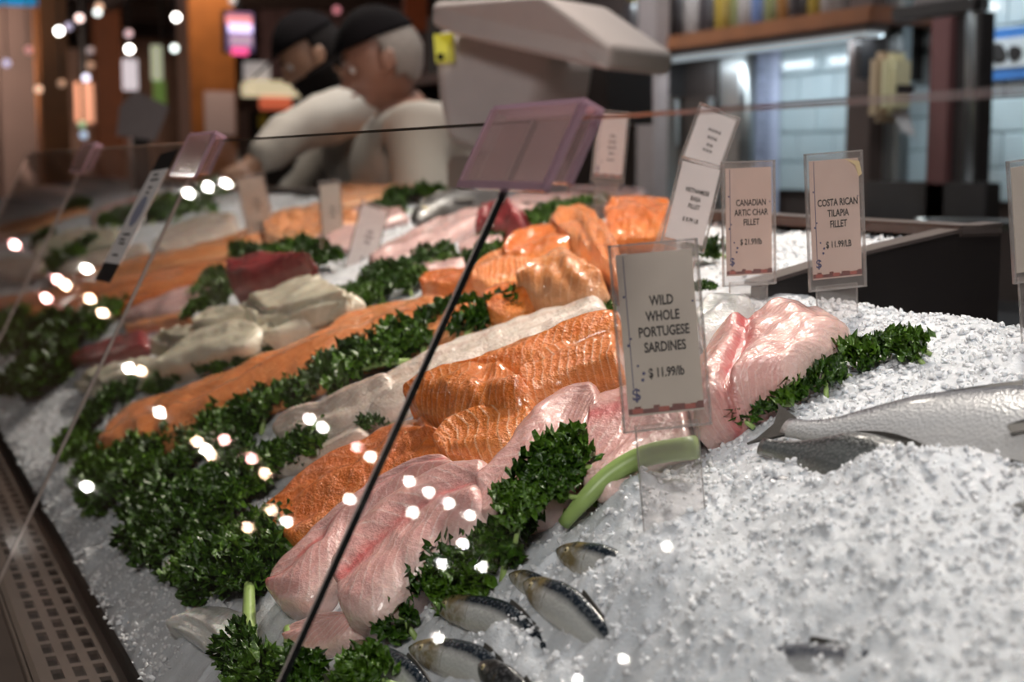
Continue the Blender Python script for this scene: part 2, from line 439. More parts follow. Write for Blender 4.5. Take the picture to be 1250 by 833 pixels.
def slab(name, x0, x1, y0, y1, u, thick, mat, parent=None, bevel=0.004):
    """upright board whose camera-side face lies on X = u, between photo columns and rows"""
    a, b = on_u(x0, y0, u), on_u(x1, y1, u)
    zc = [on_u((x0+x1)/2, y, u).z for y in (y0, y1)]
    return box(name, (u, a.y, zc[0]), (u+thick, b.y, zc[1]), mat, parent, bevel)

# wooden wall shelf with jars and bottles
sh = empty('wall_shelf', (KU-.15, 4.6, 2.0), 'orange brown wooden shelf high on the kitchen wall carrying jars', 'shelf')
ya, yb = on_u(1062, 10, KU-.3).y, 7.2
zs = on_u(920, 28, KU-.3).z
world_child(box('board', (KU-.30, ya, zs-.05), (KU, yb, zs), M['wood_dark'], None, .004), sh)
for k in range(4):
    y = ya+.1+k*(yb-ya-.25)/3
    world_child(box('bracket', (KU-.25, y, zs-.20), (KU, y+.03, zs-.05), M['steel_dark'], None), sh)
jm = [plain('jar_ochre', (.13, .08, .012), .3), plain('jar_black', (.02, .015, .015), .3), plain('jar_pale', (.13, .105, .095), .3),
      plain('jar_amber', (.11, .045, .012), .3), plain('jar_olive', (.08, .075, .03), .3), plain('jar_blue', (.05, .065, .12), .3)]
jl = ['ochre', 'black', 'pale cream', 'amber', 'olive green', 'dull blue']
jp = [(760, 3, .13), (775, 1, .20), (795, 1, .16), (812, 3, .18), (832, 1, .22), (850, 2, .22), (868, 1, .2), (885, 0, .20), (904, 4, .20), (917, 2, .18), (930, 5, .20), (946, 4, .18), (962, 3, .2), (980, 1, .2), (1000, 0, .2), (1020, 2, .18)]
for i, (x, c, h) in enumerate(jp):
    yv = on_u(x, 10, KU-.18).y
    o = empty('jar', (KU-.18, yv, zs), '%s jar on the kitchen wall shelf, %s from the scale end' % (jl[c], ['first', 'second', 'third', 'fourth', 'fifth', 'sixth', 'seventh', 'eighth', 'ninth', 'tenth', 'eleventh', 'twelfth', 'thirteenth', 'fourteenth', 'fifteenth', 'sixteenth'][i]), 'jar', 'jars along the kitchen shelf')
    r = .045 if c in (1, 2) else .036
    V, F = lathe([(r*.9, 0), (r, .01), (r, h*.72), (r*.6, h*.84), (r*.5, h*.86)], 14); mesh_obj('body', V, F, jm[c], o, True)
    V, F = lathe([(r*.62, h*.86), (r*.62, h)], 14); mesh_obj('lid', V, F, M['steel_dark'] if c != 1 else jm[0], o)

sl = empty('strip_light', (KU-.22, 4.0, zs-.06), 'slim white strip light under the wooden kitchen shelf', 'lamp')
world_child(box('housing', (KU-.27, ya+.05, zs-.068), (KU-.19, ya+1.25, zs-.051), M['white_plastic'], None, .003), sl)
world_child(box('diffuser', (KU-.265, ya+.06, zs-.080), (KU-.195, ya+1.24, zs-.068), emit('strip_glow', (.85, .95, 1), .22), None, .003), sl)
d_ = bpy.data.lights.new('strip_tube', 'AREA'); d_.shape = 'RECTANGLE'; d_.size = .07; d_.size_y = 1.2; d_.energy = 4.4; d_.color = COOL
so = bpy.data.objects.new('strip_tube', d_); COL.objects.link(so); so.location = (KU-.23, ya+.65, zs-.085); so.rotation_euler = (0, R(-18), 0)
# notice of small print taped on the tiles
n_o = slab('notice', 916, 948, 56, 262, KU-.022, .006, plain('pale_blue_paper', (.52, .56, .72), .6, var=.05))
tag(n_o, 'tall pale blue sheet of small print taped on the white kitchen tiles', 'notice')
pa = on_u(916, 100, KU-.024); pb = on_u(948, 100, KU-.024)
mt_ = plain('faint_ink', (.20, .22, .34), .6)
bm = bmesh.new()
for k in range(17):
    z = on_u(932, 66+k*9, KU-.024).z
    ww = random.uniform(.5, .8)
    box_bm(bm, (KU-.0245, pb.y+.03, z-.012), (KU-.0225, pb.y+.03+(pa.y-pb.y-.06)*ww, z))
world_child(bm_obj('printed_lines', bm, mt_), n_o)

# steel post, grey panel with paper dispenser, steel door frame, pipe, poster
def solo(o, label, cat, group=None): return tag(o, label, cat, group)
solo(slab('support_post', 1038, 1056, -60, 345, 2.75, .06, plain('post_brown', (.055, .035, .03), .4, .3)), 'dark brown upright post in front of the white tiled kitchen wall', 'post')
solo(slab('support_post', 779, 797, -60, 260, 2.6, .06, plain('post_grey', (.24, .19, .18), .4, .4)), 'grey brown upright post rising behind the white scale hood', 'post')
solo(slab('steel_board', 1056, 1092, -10, 330, 2.80, .04, M['steel']), 'grey steel panel behind the cream paper towel dispenser', 'panel')
d_o = empty('towel_dispenser', on_u(1085, 105, 2.62), 'cream paper towel dispenser hung beside the dark post', 'dispenser')
dm = plain('cream_plastic', (.52, .46, .28), .4, var=.06); dm2 = plain('beige_plastic', (.30, .21, .13), .45, var=.08)
u0 = 2.58; vf = on_u(1084, 105, u0).y; u1 = on_v(1117, 105, vf).x; vb_ = on_u(1056, 105, u0).y
za, zb = on_v(1100, 62, vf).z, on_v(1100, 140, vf).z; du = u1-u0
world_child(box('housing', (u0, vf+.03, zb-.02), (u1, vb_, za), dm2, None, .02), d_o)
world_child(box('front_cover', (u0+.003, vf, zb), (u1, vf+.05, za-.005), dm, None, .02), d_o)
world_child(box('window', (u0+du*.3, vf-.006, zb+(za-zb)*.32), (u1-du*.06, vf+.01, zb+(za-zb)*.47), M['steel_dark'], None, .003), d_o)
V, F = prism([(u0+du*.35, vf+.02, zb+.01), (u0+du*.95, vf+.02, zb+.01), (u0+du*.9, vf-.02, zb-.06), (u0+du*.45, vf-.015, zb-.045)], (0, .004, 0))
world_child(mesh_obj('paper_towel', V, F, M['white_plastic']), d_o)

dr = empty('cold_room_door', on_u(1165, 330, 2.7), 'dark steel cold room door with reddish brown edge beside the paper towel dispenser', 'door')
world_child(slab('door_leaf', 1148, 1186, 18, 330, 2.68, .05, M['steel_dark'], None), dr)
world_child(slab('door_edge', 1136, 1150, 22, 330, 2.66, .08, plain('red_brown_steel', (.14, .06, .06), .35, .4), None), dr)
world_child(slab('lower_panel', 1056, 1200, 222, 345, 2.66, .05, M['steel_dark'], None), dr)
world_child(slab('top_rail', 1088, 1190, 2, 20, 2.67, .05, M['black'], None), dr)
V, F = tube([on_u(1194, -80, 2.7), on_u(1188, 240, 2.7)], .028, 12)
solo(mesh_obj('steel_pipe', V, F, M['steel'], None, True), 'vertical polished steel pipe left of the blue poster', 'pipe')
V, F = tube([on_u(912, 50, 2.78), on_u(910, 240, 2.78)], .026, 12)
solo(mesh_obj('steel_pipe', V, F, M['steel'], None, True), 'vertical polished steel pipe at the edge of the pale blue notice', 'pipe')
po = slab('poster', 1199, 1262, 34, 98, KU-.03, .006, plain('poster_blue', (.05, .18, .48), .4)); solo(po, 'blue and white poster with two dark mussels on the white tiles', 'poster')
world_child(slab('white_field', 1199, 1262, 46, 82, KU-.034, .004, plain('poster_white', (.55, .58, .60), .4), None, 0), po)
for (cx, cy, rx, ry, an) in ((1219, 66, 11, 13, .5), (1239, 65, 9, 10, -.35)):
    pts = []
    for k in range(22):
        t = 2*math.pi*k/22; ex, ey = rx*math.cos(t), ry*math.sin(t)*(1-.25*math.cos(t))
        pts.append(on_u(cx+ex*math.cos(an)-ey*math.sin(an)*.6, cy+ex*math.sin(an)+ey*math.cos(an), KU-.036))
    V, F = prism(pts, (.003, 0, 0)); world_child(mesh_obj('printed_mussel', V, F, M['black']), po)

# tall steel fridge units left of the tiles
fr = empty('steel_cupboard', on_u(850, 240, 2.5), 'steel kitchen cupboard with one dark and two pale grey doors under the wooden shelf', 'cupboard')
greyteal = plain('grey_teal_enamel', (.25, .30, .31), .35, .2)
world_child(slab('pale_door', 795, 828, 44, 330, 2.86, .03, greyteal, None), fr)
world_child(slab('dark_door', 829, 871, 50, 330, 2.85, .03, plain('brown_black_enamel', (.035, .025, .022), .4), None), fr)
world_child(slab('grey_door', 872, 902, 52, 330, 2.86, .03, M['steel'], None), fr)
world_child(slab('cornice', 795, 903, 38, 50, 2.85, .05, M['steel'], None), fr)
for x in (826, 868):
    V, F = tube([on_u(x, 120, 2.84), on_u(x, 180, 2.84)], .012, 8); world_child(mesh_obj('handle', V, F, M['steel']), fr)

# work counter behind the case with cutting board and chrome rails
wc = empty('work_counter', (2.3, 2.6, 0), 'dark steel work counter behind the fish case under the tiles', 'counter')
world_child(box('top', (2.05, .4, .90), (KU-.05, 6.6, .94), M['steel_dark'], None, .005), wc)
world_child(box('cabinet', (2.15, .45, .02), (KU-.05, 6.5, .90), M['black'], None, .005), wc)
cbp = on_u(1235, 375, 2.1)
cb = box('cutting_board', (1.62, 1.15, .895), (2.02, 2.6, .935), plain('cutting_board_green', (.44, .46, .30), .5, var=.05), None, .01)
tag(cb, 'pale green cutting board on a table behind the dark case end', 'cutting board')
ct = empty('prep_table', (1.8, 1.9, 0), 'low dark prep table under the pale green cutting board', 'table')
world_child(box('top', (1.58, 1.05, .86), (2.04, 2.7, .895), M['black'], None, .004), ct)
for x in (1.61, 1.98):
    for y in (1.10, 2.62): world_child(box('leg', (x, y, 0), (x+.04, y+.04, .86), M['steel_dark'], None), ct)
fa = empty('chrome_rail', on_u(1128, 300, 2.0), 'bent chrome tap rail standing beyond the dark case end', 'tap')
c0 = on_u(1127, 272, 2.15)
V, F = tube([c0+Vector((0, 0, -.13)), c0+Vector((0, 0, -.03)), c0+Vector((.0, -.03, 0)), c0+Vector((0, -.25, .005)), c0+Vector((0, -.45, -.005)), c0+Vector((0, -.47, -.16))], .013, 10)
world_child(mesh_obj('rail', V, F, M['steel_dark'], None, True), fa)
V, F = lathe([(.02, -.05), (.022, -.02), (.018, .01)], 12, (c0.x, c0.y, c0.z)); world_child(mesh_obj('knob', V, F, M['steel'], None, True), fa)
V, F = lathe([(.03, 0), (.03, .012)], 12, (c0.x, c0.y, c0.z-.135)); world_child(mesh_obj('foot', V, F, M['steel_dark']), fa)

# ------------------------------------------------------------------ hall behind, far left
def hall_box(name, x0, x1, y0, y1, v, thick, mat, bevel=.005):
    a, b = on_v(x0, y0, v), on_v(x1, y1, v)
    return box(name, (a.x, v, b.z), (b.x, v+thick, a.z), mat, None, bevel)
for i, (x0, x1, v, m, lab) in enumerate(((232, 288, 9.5, 'wood', 'wide orange wooden pillar below the lit screen'), (50, 84, 13, 'wood', 'orange wooden pillar at the far left of the hall'),
                         (118, 150, 16, 'wood_dark', 'slim orange brown pillar behind the grey tilted board'), (0, 44, 15, 'wallbrown', 'dull pink brown pillar nearest the left edge'))):
    a, b = on_v(x0, 100, v), on_v(x1, 100, v)
    o = box('pillar', (a.x, v, 0), (b.x, v+.4, 3.5), M[m], None, .01); tag(o, lab, 'pillar', 'market hall pillars')
a = on_v(262, 137, 9.3)
tag(hall_box('paper_sheet', 249, 288, 111, 166, 9.488, .01, plain('lilac_paper', (.40, .34, .36), .6, var=.05)), 'white paper sheet taped on the wide orange pillar', 'paper')
scr = empty('menu_screen', on_v(292, 40, 9.0), 'lit pink and white menu screen hanging from the hall ceiling', 'screen')
world_child(hall_box('casing', 272, 312, 12, 66, 9.0, .06, M['black']), scr)
for (x0, x1, y0, y1, c, s) in ((276, 307, 19, 30, (1, .35, .35), .9), (279, 308, 28, 40, (.75, .65, 1), 1.6), (281, 308, 42, 56, (.8, .55, .75), .5), (283, 303, 58, 67, (1, .1, .3), 1.3), (276, 310, 14, 64, (.25, .18, .35), .35)):
    vv = 8.975 if s > .4 else 8.99
    world_child(hall_box('lit_panel', x0, x1, y0, y1, vv, .012, emit('screen_glow', c, s), 0), scr)
V, F = tube([on_v(292, 12, 9.03), on_v(292, 12, 9.03)*1.0 + Vector((0, 0, 3.5-on_v(292, 12, 9.03).z))], .015, 8); world_child(mesh_obj('hanger', V, F, M['black']), scr)
for (x0, x1, y0, v, c, lab) in ((40, 118, 58, 19, (.30, .20, .15), 'dim brown shop front at the far left end of the hall'), (118, 236, 44, 20, (.34, .21, .15), 'dim brown shop front behind the green and white banner'),
                             (284, 345, 52, 21, (.26, .17, .14), 'dim brown shop front right of the lit screen')):
    a, b = on_v(x0, y0, v), on_v(x1, y0, v)
    o = box('shop_front', (a.x, v, 0), (b.x, v+.2, a.z), plain('shop_front_brown', c, .7, var=.5, scale=1.6), None, .01); tag(o, lab, 'shop front', 'shop fronts at the end of the hall')
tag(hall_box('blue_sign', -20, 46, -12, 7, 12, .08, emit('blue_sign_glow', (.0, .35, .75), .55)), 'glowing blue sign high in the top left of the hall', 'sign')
def hung(o, v):
    b = [Vector(c) for c in o.bound_box]; x = (b[0].x+b[6].x)/2; z = max(c.z for c in b)
    V, F = tube([(x, v+.03, z-.02), (x, v+.03, 3.5)], .012, 6); world_child(mesh_obj('hanger', V, F, M['black']), o); return o
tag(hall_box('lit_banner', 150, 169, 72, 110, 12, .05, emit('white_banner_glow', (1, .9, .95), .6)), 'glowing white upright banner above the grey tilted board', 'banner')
gb = empty('lit_pole_banner', on_v(195, 100, 11), 'glowing green and white upright banner beside the wide orange pillar', 'banner')
world_child(hall_box('hanger', 194, 197, -200, 50, 11.01, .03, M['black']), gb)
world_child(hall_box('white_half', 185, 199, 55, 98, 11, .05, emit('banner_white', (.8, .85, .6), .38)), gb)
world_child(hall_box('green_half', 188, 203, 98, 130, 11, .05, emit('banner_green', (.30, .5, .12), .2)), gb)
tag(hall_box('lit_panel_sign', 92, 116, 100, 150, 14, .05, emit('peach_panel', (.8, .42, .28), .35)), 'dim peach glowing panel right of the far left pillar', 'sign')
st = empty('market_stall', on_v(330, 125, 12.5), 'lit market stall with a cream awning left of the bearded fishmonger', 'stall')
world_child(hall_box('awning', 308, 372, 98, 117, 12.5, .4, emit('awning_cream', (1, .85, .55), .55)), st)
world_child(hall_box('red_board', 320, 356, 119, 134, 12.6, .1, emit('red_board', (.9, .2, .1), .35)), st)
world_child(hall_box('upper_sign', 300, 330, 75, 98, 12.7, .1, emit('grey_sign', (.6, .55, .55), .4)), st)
a, b = on_v(305, 134, 12.6), on_v(372, 134, 12.6)
world_child(box('counter', (a.x, 12.6, 0), (b.x, 13.2, a.z), M['black'], None, .01), st)
world_child(hall_box('yellow_bottle', 317, 327, 140, 158, 12.55, .06, plain('yellow_bottle', (.55, .45, .05), .4)), st)
tag(hall_box('wall_picture', 318, 520, -10, 100, 19, .1, plain('dusty_pink_panel', (.30, .19, .19), .7, var=.3, scale=3)), 'dusty pink wall panel behind the two fishmongers', 'panel')
tag(hall_box('orange_banner', 495, 522, -20, 38, 6.5, .05, plain('orange_red_cloth', (.50, .10, .02), .6)), 'orange red strip hanging behind the older fishmonger', 'banner')

# grey tilted screen back and the dark shape right of it (other counter scales)
tb = empty('tilted_scale', P(175, 140, 5.2), 'dark grey tilted scale display far along the counter', 'scale')
V, F = prism([P(165, 110, 5.2), P(207, 130, 5.2), P(190, 172, 5.2), P(142, 165, 5.2), P(146, 130, 5.2)], (.03, .18, 0))
world_child(fix_normals(mesh_obj('display', V, F, plain('grey_plastic', (.14, .115, .115), .5))), tb)
q = P(172, 165, 5.25)
world_child(box('stand', (q.x-.03, q.y, .02), (q.x+.03, q.y+.08, q.z), M['black']), tb)
world_child(box('foot', (q.x-.12, q.y-.10, .0), (q.x+.12, q.y+.18, .03), M['black']), tb)

# ------------------------------------------------------------------ lamps of the hall
bulb_cache = {}
def bulb_mat(col, st):
    k = (col, st)
    if k not in bulb_cache: bulb_cache[k] = emit('lamp_glow', col, st)
    return bulb_cache[k]
def pendant(pos, rad, col, st, label, group):
    o = empty('pendant_lamp', pos, label, 'lamp', group)
    bm = bmesh.new(); bmesh.ops.create_icosphere(bm, subdivisions=2, radius=rad)
    bm_obj('globe', bm, bulb_mat(col, st), o, True)
    V, F = tube([(0, 0, rad*.9), (0, 0, max(rad+.1, 3.5-pos[2]))], .006, 6); mesh_obj('cord', V, F, M['black'], o)
    V, F = lathe([(rad*.35, rad*.85), (rad*.3, rad*1.25)], 10); mesh_obj('cap', V, F, M['black'], o)
W1, PK, LI, PE, GR = (1, .93, .85), (1, .45, .42), (.75, .68, .95), (1, .62, .42), (.45, .7, .4)
direct = [(8, 77, LI, .9), (35, 61, PK, .55), (72, 38, W1, 12), (84, 32, LI, .5), (97, 22, (1, .72, .66), 3), (119, 15, (.9, 1, .97), 2.2), (121, 8, PE, 1.0),
          (105, 95, (.86, .82, 1), 2.2), (47, 109, PE, 1.1), (158, 60, W1, 12), (157, 41, (1, .7, .75), .7), (215, 21, W1, 12), (213, 59, (.9, 1, .95), 3.0),
          (110, 62, (.8, .65, .65), .35), (110, 80, PE, .35), (75, 102, PE, .3), (340, 40, (.95, .5, .7), 1.0), (411, 12, (1, .35, .4), .7), (284, 1, (.7, .7, .7), .6),
          (100, 152, GR, .6), (102, 165, (.5, .65, .85), .9)]
COLN = {W1: 'white', PK: 'dull red', LI: 'lilac', PE: 'peach', GR: 'green'}
for d_ in direct: COLN.setdefault(d_[2], 'pinkish' if d_[2][0] > .79 and d_[2][1] < .9 else 'pale cool')
ORD = 'first second third fourth fifth sixth seventh eighth ninth tenth eleventh twelfth thirteenth fourteenth fifteenth sixteenth seventeenth eighteenth nineteenth twentieth twenty-first twenty-second twenty-third twenty-fourth twenty-fifth twenty-sixth twenty-seventh twenty-eighth twenty-ninth thirtieth'.split()
order = sorted(range(len(direct)), key=lambda k: direct[k][0])
for i, (x, y, c, s) in enumerate(direct):
    v = 8.9 if y < 100 else 9.2
    if x > 300: v = 16
    p = on_v(x, y, v); rr = .026*v/10
    pendant(p, rr, c, s, '%s globe lamp of the hall beyond the counter, %s from the left, %s' % (COLN[c], ORD[order.index(i)], 'high up' if y < 45 else 'lower down'), 'hall globe lamps beyond the counter')
refl = [(195, 504, W1), (241, 539, PE), (251, 549, W1), (257, 555, PE), (274, 537, PK), (307, 560, PK), (323, 578, PE), (378, 512, W1), (394, 522, W1), (158, 450, W1), (172, 453, PE),
        (106, 594, W1), (435, 546, PK), (452, 558, W1), (331, 623, PE), (350, 637, W1), (302, 644, PE), (427, 610, W1), (500, 588, W1), (523, 601, W1), (548, 615, W1), (573, 629, W1),
        (504, 626, W1), (565, 664, W1), (540, 689, W1), (588, 692, W1), (535, 779, W1), (814, 667, W1), (761, 805, W1), (704, 829, W1),
        (18, 299, PK), (106, 328, W1), (70, 341, PK), (80, 348, PE), (110, 365, PE), (56, 364, PK), (125, 382, PE), (254, 228, W1), (276, 224, W1), (230, 236, W1)]
for i, (x, y, c) in enumerate(refl):                        # these hang over the customers' side; the panes mirror them
    h = on_glass(x, y); d = ray(x, y).normalized(); r = d - 2*d.dot(GN)*GN
    hd = math.hypot(r.x, r.y)
    t = 15.0/hd
    if r.z > 0: t = min(t, (3.05-h.z)/r.z)
    p = h + r*t
    if p.z < .5: continue
    if p.x < -15.5: p = h + r*((-15.5-h.x)/r.x)
    dist = (p-h).length + h.length
    pendant(p, .0016*dist, c, 260.0 if c is W1 else 130.0, 'globe lamp hanging over the customers\' side of the market hall', 'globe lamps over the customers')

for o in [q for q in bpy.data.objects if q.name in ('lit_banner', 'lit_panel_sign', 'blue_sign')]:
    hung(o, {'lit_banner': 12, 'lit_panel_sign': 14, 'blue_sign': 12}[o.name])
# ------------------------------------------------------------------ the display case
VA, VB = -.35, 7.6
case = empty('fish_display_case', (.6, 2.5, 0), 'long dark fish display case with slotted front grille and ice bank', 'display case')
def cpart(o): return world_child(o, case)
cpart(box('front_panel', (.02, VA, .02), (.10, VB, CAMZ-.475), plain('case_front', (.05, .038, .033), .35, .3, .2, 4), None, .006))
cpart(box('front_rail', (.055, VA, CAMZ-.49), (.125, VB, CAMZ-.455), M['steel_brown'], None, .008))
cpart(box('well_floor', (.12, VA, CAMZ-.60), (1.10, VB, CAMZ-.575), M['steel_dark'], None))
cpart(box('ice_lip', (.203, VA, CAMZ-.56), (.209, VB, CAMZ-.448), M['slot_shade'], None, .001))  # lip coloured black so the grille slots look dark
cpart(box('base_cabinet', (.12, VA, .02), (1.10, VB, CAMZ-.60), M['black'], None, .005))
cpart(box('rear_panel', (1.086, V0, .5), (1.105, VB, CAMZ-.066), M['steel_dark'], None, .003))
# slotted grille: bars with real holes between them
bm = bmesh.new(); gz = CAMZ-.462
rows = [(.138, .150), (.158, .170), (.178, .190)]
edges_u = [.126, .142, .154, .165, .177, .188, .200]
for a, b in ((.126, .1430), (.1530, .1620), (.1720, .1810), (.1910, .203)): box_bm(bm, (a, VA, gz-.004), (b, VB, gz))
v = VA
while v < VB:
    for a, b in ((.1430, .1530), (.1620, .1720), (.1810, .1910)): box_bm(bm, (a, v, gz-.004), (b, v+.010, gz))
    v += .038
cpart(bm_obj('slotted_grille', bm, M['steel_brown']))
cpart(box('grille_trough', (.1265, VA, gz-.026), (.2025, VB, gz-.021), M['slot_shade'], None))  # black sheet close under the slots, standing in for their shade
# sloping end panel of the high section, facing the camera
us = np.linspace(.80, 1.105, 26)
top = [Vector((u, V0, float(zbed(u, V0+.2))+.012)) for u in us]
poly = top + [Vector((1.105, V0, CAMZ-.59)), Vector((.80, V0, CAMZ-.59))]
cpart(fix_normals(mesh_obj('end_panel', *prism(poly, (0, -.016, 0)), M['black'])))
V, F = [], []
for p in top:
    V += [p+Vector((0, -.018, .001)), p+Vector((0, .012, .001)), p+Vector((0, .012, .005)), p+Vector((0, -.018, .005))]
n = len(V)//4
for i in range(n-1):
    for k in range(4): F.append((4*i+k, 4*i+(k+1) % 4, 4*i+4+(k+1) % 4, 4*i+4+k))
F += [(3, 2, 1, 0), (4*n-4, 4*n-3, 4*n-2, 4*n-1)]
cpart(fix_normals(mesh_obj('end_trim', V, F, plain('end_trim_steel', (.10, .08, .075), .4, .5))))
zr = float(zbed(1.085, 2))
cpart(box('rear_rim', (1.045, V0-.02, zr+.004), (1.105, VB, zr+.016), plain('rim_steel', (.10, .08, .075), .4, .5), None, .003))

# ------------------------------------------------------------------ crushed ice
MOUNDS = [(772, 622, .026, .016), (800, 645, .03, .010), (625, 785, .022, .015), (590, 800, .016, .010), (740, 715, .03, .010), (800, 730, .04, .012),
          (1060, 590, .03, .010), (1150, 590, .05, .012), (1000, 650, .05, .010), (950, 720, .05, .010), (1100, 700, .05, .012), (850, 790, .04, .010)]
MOUNDS = [(bed(x, y), r, h) for x, y, r, h in MOUNDS]
def ice_disp(U, Vv):
    return ice_grain(U, Vv) + sum(h*np.exp(-((U-p.x)**2+(Vv-p.y)**2)/(r*r*.7)) for p, r, h in MOUNDS)
def ice_grain(U, Vv):
    d = .010*vnoise(U/.07, Vv/.07, 3) + .0045*vnoise(U/.022, Vv/.022, 4) + .005*np.abs(vnoise(U/.010, Vv/.010, 5)) + .0030*vnoise(U/.0055, Vv/.0055, 6)
    return d
def ice_patch(name, u0, u1, nu, vs):
    us = np.linspace(u0, u1, nu); U, Vv = np.meshgrid(us, vs, indexing='ij')
    Z = zbed(U, Vv) + ice_disp(U, Vv)
    ed = sstep(u0, u0+.02, U); Z = Z*ed + (zbed(U, Vv)-.01)*(1-ed)
    X = U + .004*vnoise(U/.012, Vv/.012, 9); Y = Vv + .004*vnoise(U/.012, Vv/.012, 10)
    V = np.stack([X, Y, Z], -1).reshape(-1, 3); m = len(vs)
    i, j = np.meshgrid(np.arange(nu-1), np.arange(m-1), indexing='ij'); a = (i*m+j).ravel()
    F = np.stack([a, a+m, a+m+1, a+1], -1)
    me = bpy.data.meshes.new(name); me.vertices.add(len(V)); me.vertices.foreach_set('co', V.astype(np.float32).ravel())
    me.loops.add(F.size); me.loops.foreach_set('vertex_index', F.astype(np.int32).ravel())
    me.polygons.add(len(F)); me.polygons.foreach_set('loop_start', np.arange(0, F.size, 4, dtype=np.int32))
    me.polygons.foreach_set('use_smooth', [True]*len(F))
    me.update(calc_edges=True); me.materials.append(M['ice'])
    o = bpy.data.objects.new(name, me); COL.objects.link(o); return o
vs1 = [.28]
while vs1[-1] < V0-.02: vs1.append(vs1[-1]+.0030)
vs1 = np.array(vs1); vs1[-1] = V0-.018
o = ice_patch('crushed_ice', .206, 1.07, 280, vs1)
tag(o, 'low near bank of crushed ice holding the whole fish in front of the dark end panel', 'ice', kind='stuff')
vs2 = [V0-.02, V0-.0004]
while vs2[-1] < 7.4: vs2.append(vs2[-1]*1.0042)
vs2b = np.array(vs2)
o = ice_patch('crushed_ice', .206, 1.075, 170, vs2b)
tag(o, 'long sloped bank of crushed ice under the fillets beyond the end panel', 'ice', kind='stuff')
# near bank also fills the front below the long bank (the end panel only divides the higher rear part)
def chips(name, n, ur, vr, size, label, keep=None, lumps=0):
    V, F = [], []
    t = (1+5**.5)/2
    ico = np.array([(-1,t,0),(1,t,0),(-1,-t,0),(1,-t,0),(0,-1,t),(0,1,t),(0,-1,-t),(0,1,-t),(t,0,-1),(t,0,1),(-t,0,-1),(-t,0,1)], float)/1.9
    fc = np.array([(0,11,5),(0,5,1),(0,1,7),(0,7,10),(0,10,11),(1,5,9),(5,11,4),(11,10,2),(10,7,6),(7,1,8),(3,9,4),(3,4,2),(3,2,6),(3,6,8),(3,8,9),(4,9,5),(2,4,11),(6,2,10),(8,6,7),(9,8,1)])
    rng = np.random.default_rng(n)
    U = rng.uniform(*ur, n); W = rng.uniform(*vr, n) if vr[1]-vr[0] < 2 else vr[0]*(vr[1]/vr[0])**rng.uniform(0, 1, n)
    Z = zbed(U, W) + ice_disp(U, W)
    S = size[0] + (size[1]-size[0])*rng.uniform(0, 1, n)**2.5
    allv = []
    for k in range(n):
        q = Quaternion(rng.normal(size=4)).normalized().to_matrix()
        v = ico*rng.uniform(.6, 1.15, (12, 1))*np.array([1, rng.uniform(.6, 1), rng.uniform(.5, .9)])*S[k]
        allv.append(v @ np.array(q).T + np.array([U[k], W[k], Z[k]+S[k]*rng.uniform(-.1, .5)]))
    V = np.concatenate(allv); F = (fc[None] + 12*np.arange(n)[:, None, None]).reshape(-1, 3)
    o = mesh_obj(name, V, F, M['chip']); tag(o, label, 'ice', kind='stuff')
chips('ice_chips', 16000, (.36, .93), (.38, 1.14), (.0011, .0042), 'loose clear ice chips scattered over the near ice bank and its fish')
chips('ice_chips', 7000, (.206, .36), (1.2, 3.2), (.0015, .0040), 'loose ice chips along the front edge of the ice by the grille')
chips('ice_chips', 2200, (.84, 1.06), (1.2, 2.6), (.002, .006), 'loose ice chips at the rear of the high ice bank behind the price cards')

# ------------------------------------------------------------------ fillets
def resample(pts, n):
    pts = np.array([list(p) for p in pts], float)
    # Catmull-Rom through the points, then even spacing
    if len(pts) > 2:
        ext = np.vstack([2*pts[0]-pts[1], pts, 2*pts[-1]-pts[-2]]); out = []
        for i in range(1, len(ext)-2):
            p0, p1, p2, p3 = ext[i-1:i+3]
            for t in np.linspace(0, 1, 12, endpoint=False):
                out.append(.5*((2*p1)+(-p0+p2)*t+(2*p0-5*p1+4*p2-p3)*t*t+(-p0+3*p1-3*p2+p3)*t**3))
        out.append(pts[-1]); pts = np.array(out)
    d = np.r_[0, np.cumsum(np.linalg.norm(np.diff(pts, axis=0), axis=1))]
    if d[-1] == 0: d = np.arange(len(pts), dtype=float)
    s = np.linspace(0, d[-1], n)
    return np.stack([np.interp(s, d, pts[:, k]) for k in range(pts.shape[1])], -1)
